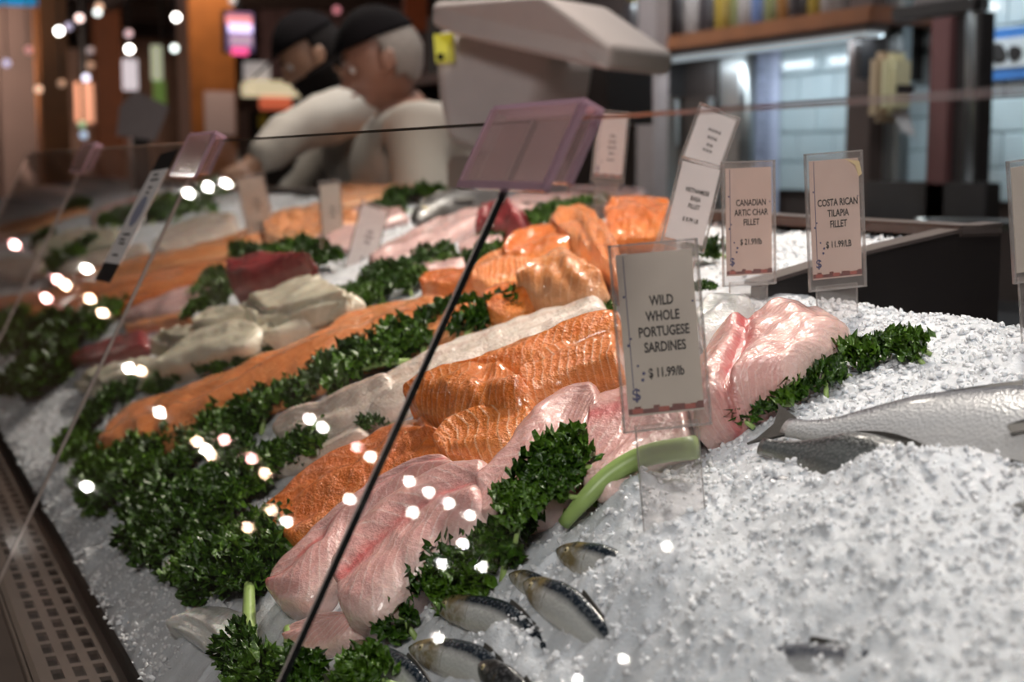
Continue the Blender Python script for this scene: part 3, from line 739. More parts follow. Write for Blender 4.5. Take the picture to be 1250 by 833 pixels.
def fillet(name, label, cat, A, B, th, mat, lift=.006, group=None, n=46, m=20, p=2.6, ends=(.06, .06), rough=.14, folds=(), skew=.5, edge=.2, seed=None, drop=.02, crease=None):
    """A slab of flesh lying on the bed between two edge lines given by photo points (A far edge, B near edge)."""
    seed = seed or (hash(label) & 255)
    seed = sum(ord(c) for c in label) % 251
    a = resample([bed(*q, lift+th*.5) for q in A], n); b = resample([bed(*q, lift+th*.15) for q in B], n)
    ss = np.linspace(0, 1, n)[:, None]; tt = np.linspace(0, 1, m)[None, :]
    tt = .5 - .5*np.cos(np.pi*tt)*.55 + (tt-.5)*.45                     # denser near the edges
    tt = (tt - tt[:, :1])/(tt[:, -1:]-tt[:, :1])
    X = a[:, None, :]*(1-tt[..., None]) + b[:, None, :]*tt[..., None]
    U, Vv = X[..., 0], X[..., 1]
    Zb = zbed(U, Vv) + lift
    e = .012
    sl = (zbed(U+e, Vv)-zbed(U-e, Vv))/(2*e)
    N = np.stack([-sl, 0*sl, np.ones_like(sl)], -1); N /= np.linalg.norm(N, axis=-1, keepdims=True)
    L = np.linalg.norm(np.diff((a+b)/2, axis=0), axis=1).sum()
    Wd = np.linalg.norm(a-b, axis=1).mean()
    tk = tt + (skew-.5)*2*tt*(1-tt)
    prof = (1-np.abs(2*tk-1)**p)**(1/1.8)
    def endf(s, w): return np.clip(s/max(w, 1e-4), 0, 1)
    et = np.sqrt(1-(1-endf(ss, ends[0]))**2)*np.sqrt(1-(1-endf(1-ss, ends[1]))**2)
    h = th*(edge + (1-edge)*prof*et)
    h = h + th*rough*2*vnoise(ss*L/.035+seed, tt*Wd/.025+seed*.7, seed) *np.minimum(1, prof*1.5)
    h = h + min(th, .024)*.10*np.sin(6.2832*(tt*(1.6+seed % 3*.5)+.5*vnoise(ss*L/.06+seed, tt*0, seed+2)+seed*.13))*np.minimum(1, prof*1.4)
    h = h + th*rough*vnoise(ss*L/.012+seed, tt*Wd/.010, seed+1)*np.minimum(1, prof*1.5)
    for (s0, t0, ang, amp, wd) in folds:                              # (centre, direction, height, width): ridges (+) and creases (-)
        ds = (ss-s0)*L; dt = (tt-t0)*Wd
        q = ds*math.sin(ang) - dt*math.cos(ang)
        h = h + amp*np.exp(-(q/wd)**2)*np.minimum(1, prof*1.3)
    top = np.stack([U, Vv, Zb], -1) + N*h[..., None]
    # wavy outline
    wob = .005*vnoise(ss*L/.022+seed, ss*0, seed+5)
    top[..., 1] += wob*np.abs(2*tt-1)
    bot = np.stack([U, Vv, Zb], -1); cen = bot.mean(axis=(0, 1)); mid = bot.mean(axis=1, keepdims=True)
    bot = mid + (bot-mid)*.86; bot = cen + (bot-cen)*.97 - N*min(drop, lift+.004)
    inset = (X - X.mean(axis=1, keepdims=True))
    V = np.concatenate([top.reshape(-1, 3), bot.reshape(-1, 3)])
    i, j = np.meshgrid(np.arange(n-1), np.arange(m-1), indexing='ij'); q = (i*m+j).ravel()
    F = np.stack([q, q+m, q+m+1, q+1], -1).tolist()
    F += (np.stack([q, q+1, q+m+1, q+m], -1) + n*m).tolist()
    o2 = n*m
    for k in range(n-1):
        F.append((k*m, k*m+o2, (k+1)*m+o2, (k+1)*m)); F.append((k*m+m-1, (k+1)*m+m-1, (k+1)*m+m-1+o2, k*m+m-1+o2))
    for k in range(m-1):
        F.append((k, k+1, k+1+o2, k+o2)); F.append(((n-1)*m+k, (n-1)*m+k+o2, (n-1)*m+k+1+o2, (n-1)*m+k+1))
    uv = np.stack([np.broadcast_to(ss*L, (n, m)), np.broadcast_to(tt, (n, m))], -1).reshape(-1, 2)
    uv = np.concatenate([uv, uv])
    c = V[:n*m].mean(axis=0); V = V - c
    o = mesh_obj(name, V, F, M[mat], None, True, uv); fix_normals(o); o.location = c
    return tag(o, label, cat, group)
C_ = 'fish fillet'
# long salmon side
fillet('whole_salmon_fillet', 'long whole orange salmon side lying from the front ice up to the salmon pile', C_,
       [(126, 545), (150, 503), (190, 481), (245, 463), (320, 434), (400, 400), (450, 374), (500, 362), (545, 360), (598, 380)],
       [(128, 560), (165, 562), (205, 556), (270, 530), (330, 505), (390, 480), (440, 452), (500, 430), (550, 412), (604, 396)],
       .026, 'salmon_long', .006, n=90, m=26, skew=.42, ends=(.10, .05), folds=((.5, .40, 0, -.002, .006),))
# salmon pile at the top of the slope
G1 = 'salmon portions heaped behind the sardine card'
fillet('salmon_portion', 'salmon portion at the back right of the heap, beside the basa card', C_, [(738, 262), (752, 248), (790, 246), (822, 250)], [(745, 300), (765, 298), (800, 296), (825, 292)], .03, 'salmon_smooth', .02, G1, 26, 18, folds=((.5, .5, 1.2, .005, .012),))
fillet('salmon_portion', 'striped salmon portion draped down the upper right of the heap', C_, [(668, 276), (690, 258), (720, 256), (748, 282), (762, 310)], [(690, 300), (710, 318), (728, 335), (748, 348), (762, 352)], .030, 'salmon_dense', .026, G1, 32, 20, folds=((.45, .6, .4, .006, .015),))
fillet('salmon_portion', 'smooth salmon portion across the top left of the heap', C_, [(614, 318), (640, 292), (666, 278), (705, 276)], [(626, 330), (650, 332), (680, 326), (708, 318)], .03, 'salmon_smooth', .016, G1, 30, 18, folds=((.5, .4, .3, .006, .012),))
fillet('salmon_portion', 'pale striped salmon portion at the left middle of the heap', C_, [(576, 345), (592, 322), (625, 306), (652, 318)], [(580, 356), (600, 360), (630, 356), (660, 342)], .026, 'salmon_dense', .012, G1, 28, 18)
fillet('salmon_portion', 'salmon portion at the lower left tip of the heap', C_, [(516, 352), (524, 338), (550, 332), (590, 333)], [(520, 360), (540, 361), (566, 360), (592, 362)], .024, 'salmon_smooth', .008, G1, 26, 16)
fillet('salmon_portion', 'folded salmon portion in the middle of the heap with a bright wet top', C_, [(634, 352), (662, 326), (694, 312), (722, 322), (744, 346)], [(640, 366), (668, 374), (700, 374), (728, 370), (746, 362)], .036, 'salmon_far', .020, G1, 32, 22, folds=((.55, .4, .9, .007, .012), (.3, .5, .5, -.004, .006)))
fillet('salmon_portion', 'salmon portion at the bottom of the heap touching the long side', C_, [(592, 366), (605, 352), (632, 348), (662, 364)], [(600, 392), (618, 392), (640, 384), (664, 372)], .024, 'salmon_smooth', .014, G1, 26, 18)
# white fillets
G2 = 'pale white fillets between the salmon rows'
fillet('white_fillet', 'long pale white fillet running up to the sardine card between two salmon rows', C_, [(462, 476), (500, 448), (540, 430), (580, 412), (630, 392), (690, 377), (742, 374)], [(446, 525), (480, 512), (520, 490), (560, 468), (610, 446), (670, 420), (750, 392)], .022, 'whitefish', .006, G2, 60, 20, folds=((.5, .45, .05, .004, .01), (.5, .65, .05, -.004, .006)))
fillet('white_fillet', 'pale white fillet with a rounded end crossing the glass joint', C_, [(345, 532), (372, 508), (410, 488), (450, 472), (490, 462)], [(350, 545), (390, 540), (430, 528), (470, 505), (500, 490)], .026, 'whitefish', .010, G2, 40, 20, folds=((.5, .4, .1, .004, .01),))
fillet('white_fillet', 'flat white fillet lowest of the pale row, above the kale', C_, [(282, 568), (320, 552), (360, 540), (400, 528), (450, 515)], [(288, 580), (330, 580), (370, 572), (410, 556), (455, 535)], .015, 'whitefish', .006, G2, 40, 16)
# front salmon
G3 = 'salmon fillets in the front row'
fillet('salmon_fillet', 'smooth orange salmon fillet crossed by the glass joint at the front', C_, [(304, 640), (340, 612), (380, 578), (420, 550), (462, 528), (500, 509), (530, 512), (556, 536)], [(372, 672), (400, 655), (430, 636), (460, 618), (490, 598), (520, 580), (545, 566), (562, 552)], .022, 'salmon_smooth', .008, G3, 70, 26, ends=(.03, .05), folds=((.72, .4, .3, .003, .01), (.9, .5, 1.0, .004, .008)))
fillet('salmon_fillet', 'striped salmon belly piece with curled edge below the front heap top', C_, [(540, 545), (560, 515), (600, 498), (650, 492)], [(556, 572), (590, 572), (630, 562), (668, 530)], .024, 'salmon_dense', .012, G3, 36, 20, folds=((.4, .3, .2, .004, .01),))
fillet('salmon_fillet', 'thick salmon piece at the centre of the front heap', C_, [(508, 496), (530, 478), (570, 458), (620, 448), (652, 470)], [(516, 512), (550, 526), (590, 535), (630, 525), (664, 508)], .034, 'salmon', .016, G3, 40, 24, folds=((.5, .5, .15, .005, .014), (.7, .6, .9, -.004, .008)))
fillet('salmon_fillet', 'striped salmon piece right of centre tucked behind the tilapia', C_, [(640, 452), (680, 432), (720, 418), (765, 404)], [(648, 505), (680, 488), (720, 476), (770, 470)], .032, 'salmon_dense', .012, G3, 36, 22)
fillet('salmon_fillet', 'thin ribbed salmon fillet lying on top of the front heap', C_, [(540, 466), (580, 448), (630, 422), (690, 400), (762, 380)], [(560, 464), (600, 458), (645, 450), (700, 428), (765, 404)], .018, 'salmon', .034, G3, 60, 20, folds=((.5, .35, .0, .002, .008),))
# tilapia, front
G4 = 'tilapia fillets in the front row'
fillet('tilapia_fillet', 'pink tilapia fillet with a rounded end, leftmost of the front row', C_, [(338, 716), (352, 690), (390, 648), (430, 618), (480, 585), (520, 566), (560, 560)], [(352, 748), (385, 742), (420, 700), (450, 655), (500, 620), (540, 600), (590, 590)], .026, 'tilapia', .010, G4, 60, 24, skew=.4, ends=(.07, .05))
fillet('tilapia_fillet', 'broad pink tilapia fillet with red centre line in the middle of the front row', C_, [(422, 690), (450, 640), (490, 600), (540, 575), (590, 560), (612, 562)], [(432, 765), (470, 758), (510, 715), (545, 680), (575, 662), (606, 640)], .026, 'tilapia', .020, G4, 60, 28, ends=(.06, .05), folds=((.5, .45, .0, -.003, .006),))
fillet('tilapia_fillet', 'pale pink tilapia fillet rising towards the sardine card', C_, [(604, 590), (625, 545), (660, 500), (700, 478), (742, 472)], [(600, 648), (635, 645), (680, 620), (720, 570), (748, 520)], .028, 'tilapia_plain', .014, G4, 50, 24)
fillet('tilapia_fillet', 'red streaked tilapia fillet mostly behind the sardine card', C_, [(735, 478), (755, 466), (800, 452), (850, 442)], [(720, 610), (752, 608), (800, 570), (850, 545)], .026, 'tilapia', .010, G4, 40, 22)
fillet('tilapia_fillet', 'small tilapia end piece at the bottom beside the pale stalk', C_, [(352, 770), (375, 755), (410, 745), (440, 742)], [(365, 800), (395, 800), (425, 790), (445, 775)], .018, 'tilapia_plain', .004, G4, 24, 16)
# big tilapia right of the card
fillet('tilapia_fillet', 'large folded pink tilapia fillet with a red seam right of the sardine card', C_, [(880, 408), (858, 436), (846, 472), (852, 510)], [(1000, 384), (1040, 410), (1016, 440), (975, 472)], .036, 'tilapia_big', .012, G4, 40, 44, folds=((.5, .36, 0, -.008, .005), (.4, .7, .3, .004, .012)), ends=(.16, .10), skew=.5, p=3.2)
# white sheet behind
fillet('squid_sheet', 'glossy white translucent sheet of flesh behind the large tilapia fillet', C_, [(850, 388), (866, 374), (885, 366), (915, 372)], [(856, 416), (872, 412), (895, 402), (925, 388)], .02, 'whiteskin', .014, None, 24, 16, folds=((.5, .5, .8, .004, .006),))
# cod and tuna blocks
G5 = 'cod blocks beside the long salmon'
def block(label, A, B, th, mat, lift, group, **k):
    return fillet('cod_block' if mat == 'cod' else 'tuna_block', label, C_, A, B, th, mat, lift, group, k.pop('n', 30), k.pop('m', 18), p=k.pop('p', 9), edge=k.pop('edge', .6), ends=k.pop('ends', (.05, .05)), rough=k.pop('rough', .08), **k)
block('dark red tuna block standing behind the topmost cod block', [(288, 340), (320, 325), (360, 324), (398, 332)], [(292, 366), (320, 364), (360, 352), (398, 346)], .055, 'tuna', .02, 'tuna blocks')
block('flat cod fillet under the thick top block', [(300, 410), (340, 398), (390, 380), (440, 364)], [(318, 428), (350, 420), (400, 400), (450, 378)], .022, 'cod', .008, G5)
block('small cod block between the two larger heaps', [(244, 400), (262, 384), (290, 378), (305, 382)], [(252, 412), (270, 410), (290, 402), (310, 394)], .03, 'cod', .012, G5)
block('long cod fillet sloping down behind the kale edge of the salmon', [(206, 452), (228, 426), (262, 404), (302, 396), (325, 402)], [(205, 466), (240, 456), (275, 446), (310, 438), (335, 418)], .03, 'cod', .010, G5, n=40)
def block2(label, px, h, lift, group, seed):
    top = [bed(x, y, lift+h) + Vector((0, 0, lift+h)) for x, y in px]; n = len(top)
    c = sum(top, Vector())/n
    low = [Vector((c.x+(t.x-c.x)*1.04, c.y+(t.y-c.y)*1.04, float(zbed(t.x, t.y))+lift-.008)) for t in top]
    bm = bmesh.new(); tv = [bm.verts.new(p-c) for p in top]; lv = [bm.verts.new(p-c) for p in low]
    bm.faces.new(tv); bm.faces.new(lv[::-1])
    for k in range(n): bm.faces.new((tv[k], lv[k], lv[(k+1) % n], tv[(k+1) % n]))
    bmesh.ops.recalc_face_normals(bm, faces=bm.faces)
    bmesh.ops.bevel(bm, geom=list(bm.edges), offset=.010, segments=4, affect='EDGES', clamp_overlap=True)
    bmesh.ops.triangulate(bm, faces=bm.faces)
    for _ in range(3):
        bmesh.ops.subdivide_edges(bm, edges=[e for e in bm.edges if e.calc_length() > .006], cuts=1)
        bmesh.ops.triangulate(bm, faces=[f for f in bm.faces if len(f.verts) > 3])
    bm.normal_update()
    for v in bm.verts:
        d = float(vnoise((v.co.x+seed)/.022, (v.co.y+v.co.z*1.3)/.022, seed))*.009 + float(vnoise((v.co.x+seed)/.008, (v.co.y+v.co.z)/.008, seed+1))*.002
        v.co += v.normal*d
    ul = bm.loops.layers.uv.new('UVMap')
    for f in bm.faces:
        for l in f.loops: l[ul].uv = (l.vert.co.x*.8+l.vert.co.y*.3, .5+l.vert.co.y*2.5)
    o = bm_obj('cod_block', bm, M['cod'], None, True); o.location = c
    return tag(o, label, C_, group)
block2('thick cod block on top of the cod heap', [(294, 361), (340, 346), (384, 332), (400, 335), (431, 353), (392, 363), (350, 375), (316, 379)], .036, .018, G5, 3)
block2('greyish cod block in the shade at the left of the heap', [(182, 406), (205, 396), (232, 391), (256, 402), (240, 411), (210, 418)], .032, .008, G5, 5)
block2('cod block with a split end lowest on the ice', [(90, 458), (118, 444), (155, 434), (206, 430), (204, 446), (165, 458), (118, 470)], .024, .008, G5, 8)
block('dark red tuna strip left of the greyish cod block', [(88, 436), (120, 424), (150, 412), (182, 405)], [(92, 448), (125, 446), (160, 438), (186, 428)], .018, 'tuna', .006, 'tuna blocks')
fillet('tuna_round', 'dark round cut of tuna standing beyond the salmon heap', C_, [(580, 272), (598, 256), (622, 254), (650, 270)], [(584, 284), (605, 286), (630, 286), (652, 284)], .045, 'tuna', .014, None, 26, 18, p=2, edge=.05, ends=(.4, .4))
# pink fillets further back
G6 = 'pink fillets at the back'
fillet('pink_fillet', 'long pink fillet beyond the kale left of the dark tuna cut', C_, [(450, 318), (480, 296), (520, 276), (560, 262), (600, 254)], [(456, 332), (490, 330), (530, 310), (570, 286), (602, 272)], .022, 'pinkfish', .006, G6, 44, 18)
fillet('pink_fillet', 'pale pink fillet reaching back to the ice under the clip', C_, [(585, 246), (620, 234), (670, 228), (730, 228), (790, 232)], [(600, 262), (640, 258), (680, 258), (730, 254), (790, 246)], .016, 'pinkfish', .006, G6, 44, 16)
fillet('pink_fillet', 'pink fillet behind the narrow leaning card', C_, [(345, 292), (370, 272), (410, 262), (450, 268)], [(350, 306), (380, 312), (420, 308), (455, 300)], .020, 'pinkfish', .006, G6, 34, 16)
fillet('pink_fillet', 'small pink piece under the dark tuna cut', C_, [(560, 300), (575, 288), (595, 284), (615, 290)], [(562, 312), (580, 312), (600, 308), (618, 304)], .016, 'pinkfish', .008, G6, 22, 14)
fillet('pink_fillet', 'small pink piece between kale left of the salmon heap', C_, [(512, 332), (530, 318), (550, 312), (568, 318)], [(516, 342), (535, 340), (555, 334), (572, 328)], .016, 'pinkfish', .006, G6, 22, 14)
fillet('pink_fillet', 'pink fillet under the second row of far salmon portions', C_, [(400, 262), (430, 254), (460, 252), (490, 256)], [(405, 280), (440, 280), (470, 276), (500, 268)], .018, 'pinkfish', .006, G6, 30, 14)
fillet('pink_fillet', 'reddish pink strip left of the green leaves near the tuna', C_, [(150, 385), (190, 365), (230, 350), (262, 345)], [(155, 398), (200, 390), (235, 376), (266, 362)], .018, 'pinkfish', .004, G6, 30, 14)
# far salmon
G7 = 'far salmon beyond the second glass joint'
fillet('salmon_portion', 'far salmon portions heap behind the brownish card', C_, [(322, 272), (350, 256), (390, 248), (425, 250), (440, 262)], [(325, 296), (350, 304), (380, 300), (415, 290), (445, 278)], .03, 'salmon_far', .01, G7, 40, 18, folds=((.5, .5, 1.2, -.005, .01),))
fillet('salmon_portion', 'far salmon fillet at the crest right of the plain card', C_, [(396, 245), (420, 228), (455, 222), (490, 222), (512, 230)], [(400, 256), (430, 252), (460, 246), (490, 242), (514, 238)], .022, 'salmon_far', .008, G7, 40, 16)
fillet('whole_salmon_fillet', 'far salmon side upper of two crossing the second glass joint', C_, [(60, 345), (110, 330), (160, 316), (220, 304), (280, 290), (325, 270)], [(66, 358), (120, 350), (170, 338), (230, 326), (290, 310), (330, 296)], .018, 'salmon_far', .006, G7, 50, 16, folds=((.5, .5, .0, .003, .01),))
fillet('whole_salmon_fillet', 'far salmon side lower of two crossing the second glass joint', C_, [(-30, 366), (30, 356), (90, 346), (160, 336), (230, 326), (290, 316)], [(-25, 398), (40, 396), (100, 388), (170, 370), (240, 350), (296, 336)], .018, 'salmon_long', .004, G7, 60, 18)
fillet('salmon_portion', 'brown pink salmon trimming below the far salmon sides', C_, [(120, 378), (160, 362), (210, 348), (262, 340)], [(126, 392), (165, 380), (215, 366), (268, 356)], .014, 'salmon_smooth', .004, G7, 34, 14)
fillet('salmon_portion', 'small orange piece left of the kale near the tuna strip', C_, [(152, 398), (185, 388), (215, 384), (238, 386)], [(156, 408), (188, 404), (218, 398), (240, 396)], .012, 'salmon_far', .004, G7, 24, 12)
G8 = 'white fillets far along the counter'
fillet('white_fillet', 'far white fillet behind the card stuck on the glass joint', C_, [(188, 300), (215, 276), (250, 262), (290, 258)], [(192, 316), (225, 312), (260, 304), (296, 292)], .025, 'whitefish', .006, G8, 30, 14)
fillet('white_fillet', 'far yellowish fillet left of the card stuck on the glass joint', C_, [(40, 306), (75, 286), (110, 278), (150, 280)], [(45, 318), (80, 318), (115, 308), (155, 298)], .025, 'cod', .006, G8, 30, 14)
fillet('white_fillet', 'far pale fillet at the left end of the far salmon', C_, [(60, 330), (100, 314), (140, 304), (180, 298)], [(64, 344), (105, 334), (145, 322), (186, 312)], .018, 'whitefish', .004, G8, 30, 14)
fillet('white_fillet', 'far grey white fillet at the left edge of the picture', C_, [(-15, 322), (10, 312), (40, 312), (58, 320)], [(-12, 340), (15, 344), (42, 340), (60, 334)], .02, 'whitefish', .004, G8, 26, 14)
fillet('whole_salmon_fillet', 'farthest orange brown salmon side at the left edge', C_, [(-30, 288), (20, 270), (60, 258), (105, 248)], [(-26, 300), (25, 288), (66, 272), (110, 258)], .02, 'salmon_far', .004, G7, 34, 14)
fillet('pink_fillet', 'farthest pink grey fillet beyond the white ice at left', C_, [(110, 262), (140, 246), (175, 238), (205, 238)], [(114, 276), (146, 264), (180, 254), (210, 248)], .02, 'pinkfish', .004, G6, 30, 14)
# scraps in front
fillet('skate_piece', 'white translucent fish wing lying on the front ice at the bottom', C_, [(210, 770), (232, 744), (262, 734), (302, 742)], [(222, 774), (246, 792), (276, 814), (306, 836)], .014, 'whiteskin', .006, None, 36, 22, folds=((.5, .5, .2, .003, .004), (.5, .3, .2, -.002, .004), (.5, .7, .25, .002, .004)), rough=.06)
fillet('white_scrap', 'small white fish scrap poking out of the kale at the front left', C_, [(204, 672), (209, 668), (215, 672)], [(203, 704), (208, 706), (214, 696)], .008, 'whiteskin', .016, None, 14, 10)
# ------------------------------------------------------------------ kale
def kale_proto(seed, L, W, mat, thick_stem=False):
    rng = random.Random(seed)
    V, F = [], []
    nl = 30
    for k in range(nl):
        t = .12 + .88*(k+.5)/nl
        side = (-1 if k % 2 else 1)
        wd = W*(math.sin(math.pi*min(1, t*1.02))**.6)*.5
        cx = (t-.5)*L + rng.uniform(-.05, .05)*L
        cy = side*wd*rng.uniform(.25, 1.0)
        if k > nl-4: cy *= .3
        cz = rng.uniform(.2, 1.0)*L*.20 + .15*L*math.sin(math.pi*t)
        nrm = Vector((rng.uniform(-.5, .5), side*rng.uniform(-.2, .9), rng.uniform(.35, 1))).normalized()
        q = nrm.to_track_quat('Z', 'Y')
        R0 = L*rng.uniform(.12, .20); A = R0*rng.uniform(.42, .7); kk = rng.choice((4, 5, 6, 7)); ph = rng.uniform(0, 6.28)
        seg, rings = 30, 4
        base = len(V); V.append(Vector((cx, cy, cz)))
        for r in range(1, rings+1):
            f = r/rings
            for s in range(seg):
                th = 6.2832*s/seg
                jag = 1 + .10*f*math.sin(3*th+ph*2) + (.09*math.sin(11*th+ph)+.09*math.sin(7*th+2*ph) if r == rings else 0)
                rr = R0*f*jag*(1-.18*f*abs(math.sin(kk*th/2+ph)))
                z = A*f**1.6*math.sin(kk*th+ph) + A*.35*f**2*math.sin((2*kk+3)*th+ph*1.7) - A*.2*(1-f)
                p = Vector((rr*math.cos(th), rr*math.sin(th), z)); p.rotate(q)
                V.append(p + Vector((cx, cy, cz)))
        for s in range(seg):
            s2 = (s+1) % seg; F.append((base, base+1+s, base+1+s2))
            for r in range(rings-1):
                a = base+1+r*seg; F.append((a+s, a+seg+s, a+seg+s2, a+s2))
    root = empty('kale_leaf')
    mesh_obj('blade', V, F, M[mat], root, True)
    pts = [(-L*.62, 0, -.004), (-L*.3, rng.uniform(-.004, .004), .008), (0, rng.uniform(-.004, .004), .012), (L*.35, 0, .014)]
    sv, sf = tube(pts, [L*.05, L*.045, L*.03, L*.012], 7); mesh_obj('stem', sv, sf, M['stem'], root, True)
    return root
protos = [kale_proto(40+i, .085, .055, 'kale_light' if i in (2, 5) else 'kale') for i in range(6)]
used = set()
def kale(px, py, label, group, size=1.0, ang=None, lift=.006, tilt=None, proto=None):
    p = bed(px, py, lift); n = bed_n(p.x, p.y)
    i = random.randrange(6) if proto is None else proto
    if i not in used: root = protos[i]; used.add(i)
    else: root = dup_tree(protos[i])
    tag(root, label, 'kale leaf', group)
    a = random.uniform(0, 6.28) if ang is None else ang
    q = n.to_track_quat('Z', 'Y') @ Quaternion((0, 0, 1), a) @ Quaternion((1, 0, 0), random.uniform(-.35, .35) if tilt is None else tilt) @ Quaternion((0, 1, 0), random.uniform(-.3, .15))
    root.rotation_mode = 'XYZ'; root.rotation_euler = q.to_euler()
    root.location = p + n*lift; root.scale = (size,)*3
    return root
def kale_row(pts, label, group, size=1.0, jit=4, lift=.006):
    for k, (x, y) in enumerate(sorted(pts)):
        lab = label + (', %s from its left end' % ORD[k] if k < len(pts)-1 else ', last at its right end')
        kale(x+random.uniform(-jit, jit), y+random.uniform(-jit, jit), lab, group, size*random.uniform(.85, 1.15), None, lift)
kale_row([(190, 562), (215, 548), (243, 536), (272, 524), (300, 516), (322, 506), (345, 496), (368, 488), (392, 476)], 'curly kale leaf along the near edge of the long salmon', 'kale between the long salmon side and the white fillets', .72)
kale_row([(412, 462), (436, 448), (456, 434), (478, 440), (450, 458), (500, 426), (524, 412), (545, 408), (568, 404), (592, 398), (614, 392), (632, 384)], 'curly kale leaf in the clump below the salmon heap', 'kale clump below the salmon heap', .82)
kale_row([(258, 600), (285, 592), (312, 580), (340, 568), (362, 560), (384, 548), (398, 541), (302, 600), (330, 585)], 'curly kale leaf between white fillets and front salmon', 'kale along the far edge of the front salmon fillet', .66)
kale_row([(176, 570), (196, 585), (222, 572), (250, 560), (282, 552), (186, 612), (210, 622), (238, 612), (270, 618), (180, 652), (204, 660), (228, 655), (255, 645), (285, 636), (222, 684), (250, 690), (278, 680), (305, 664), (268, 704), (300, 700), (326, 690), (340, 676), (318, 712), (200, 640), (296, 620), (262, 664), (340, 656)],
         'dark kale leaf in the big front bunch', 'big kale bunch at the front of the fillets', .80, 5)
kale_row([(108, 556), (112, 528), (128, 508), (146, 492), (120, 572), (140, 580), (160, 575), (100, 545), (130, 600), (152, 600)], 'curly kale leaf around the lower tip of the long salmon', 'kale around the tip of the long salmon side', .80)
kale_row([(168, 482), (200, 470), (222, 460), (240, 452), (266, 450), (290, 444), (312, 436), (330, 428), (412, 390), (436, 380), (456, 372), (360, 412)], 'curly kale leaf between cod blocks and long salmon', 'kale along the far edge of the long salmon side', .56, 3)
kale_row([(412, 380), (432, 366), (452, 360), (470, 352), (492, 352), (466, 338), (488, 334), (510, 346), (520, 322), (545, 316), (552, 326), (575, 322), (600, 314), (606, 300), (622, 292), (640, 282)], 'curly kale leaf in the row beyond the salmon heap', 'kale beyond the salmon heap', .62, 4)
kale_row([(662, 270), (680, 264), (700, 261), (718, 257), (736, 254), (652, 276)], 'curly kale leaf at the crest behind the salmon heap', 'kale at the crest behind the salmon heap', .62, 2)
kale_row([(318, 322), (340, 316), (362, 312), (384, 314), (398, 326), (270, 340), (262, 356), (268, 372), (250, 380), (300, 316)], 'curly kale leaf around the dark red tuna block', 'kale around the tuna block', .8, 4)
kale_row([(8, 404), (34, 396), (62, 412), (90, 408), (118, 398), (20, 428), (48, 438), (76, 430), (38, 462), (62, 468), (104, 420), (140, 396), (84, 446)], 'dark kale leaf in the blurred bunch at the left edge', 'kale bunch at the left edge', 1.25, 5)
kale_row([(478, 258), (495, 250), (512, 246), (526, 244)], 'curly kale leaf beside the dark mackerel at the back', 'kale at the back near the clip', .85, 2)
kale_row([(236, 262), (214, 262), (196, 272), (150, 268), (140, 276), (250, 252), (262, 240), (100, 262), (60, 300), (110, 306), (84, 322)], 'blurred kale leaf far along the counter at left', 'kale far along the counter', 1.3, 4)
kale_row([(462, 520), (476, 506), (488, 498), (524, 478)], 'small kale sprig by the glass joint above front salmon', 'kale sprigs by the glass joint', .40, 2)
kale_row([(484, 730), (492, 755), (500, 710), (522, 700), (545, 708), (570, 690), (596, 694), (620, 672), (600, 676), (645, 662), (628, 640), (652, 640), (560, 715), (480, 705)], 'curly kale leaf in the row between tilapia and sardines', 'near kale row between tilapia and sardines', .62, 3)
kale_row([(690, 600), (704, 570), (716, 556), (676, 620), (660, 606), (700, 592)], 'bright kale leaf on the thick stalk by the sardine card', 'kale on the thick pale stalk', .55, 3, .03)
kale_row([(884, 520), (896, 512), (916, 500), (930, 490), (948, 484), (962, 470), (980, 478), (998, 462), (1016, 452), (1036, 446), (1056, 438), (1078, 430), (1098, 426), (1116, 428), (930, 505), (960, 490), (1010, 468)], 'curly kale leaf between large tilapia and sea bass', 'kale right of the sardine card', .52, 2)
kale_row([(766, 586), (758, 596)], 'small kale leaf behind the pale stalk at the sardine card', 'kale behind the pale stalk', .45, 2)
kale(738, 380, 'tiny kale sprig at the left edge of the sardine card', None, .34, lift=.012)
kale(864, 312, 'kale leaf on the ice between the sardine and arctic char cards', None, .58, lift=.01)
kale(860, 354, 'tiny kale sprig below the basa card', None, .30, lift=.01)
kale_row([(322, 806), (336, 826), (356, 820), (384, 826), (318, 784)], 'bright green leaf on the upright stalk at the bottom', 'greens at the bottom of the glass joint', .6, 3, .02)
kale_row([(470, 826), (455, 820)], 'small green leaf over the lowest sardine', 'greens over the lowest sardine', .5, 3, .012)
for i in range(6):
    if i not in used: protos[i]['label'] = 'spare'; bpy.data.objects.remove(protos[i])
def stalk(label, pts, rad, lift):
    w = [bed(x, y, l) + Vector((0, 0, l)) for (x, y), l in zip(pts, lift)]
    q = resample(w, 16); rr = np.interp(np.linspace(0, 1, 16), np.linspace(0, 1, len(rad)), rad)
    V, F = tube([Vector(p) for p in q], list(rr), 10); c = Vector(q[8]); V = [v-c for v in V]
    o = mesh_obj('kale_stalk', V, F, M['stem'], None, True); o.location = c
    return tag(o, label, 'kale stalk')
stalk('thick pale green stalk arching behind the foot of the sardine card', [(688, 640), (712, 612), (745, 580), (790, 556), (850, 546)], [.005, .0065, .0075, .008, .0085], (.012, .022, .028, .030, .028))
stalk('upright pale green stalk at the bottom left of the glass joint', [(306, 840), (305, 800), (304, 760), (304, 714)], [.0075, .0065, .0055, .0045], (.02, .03, .03, .03))
stalk('short pale green stalk right of the upright one at the bottom', [(362, 832), (356, 800), (352, 768)], [.006, .0055, .004], (.02, .02, .02))

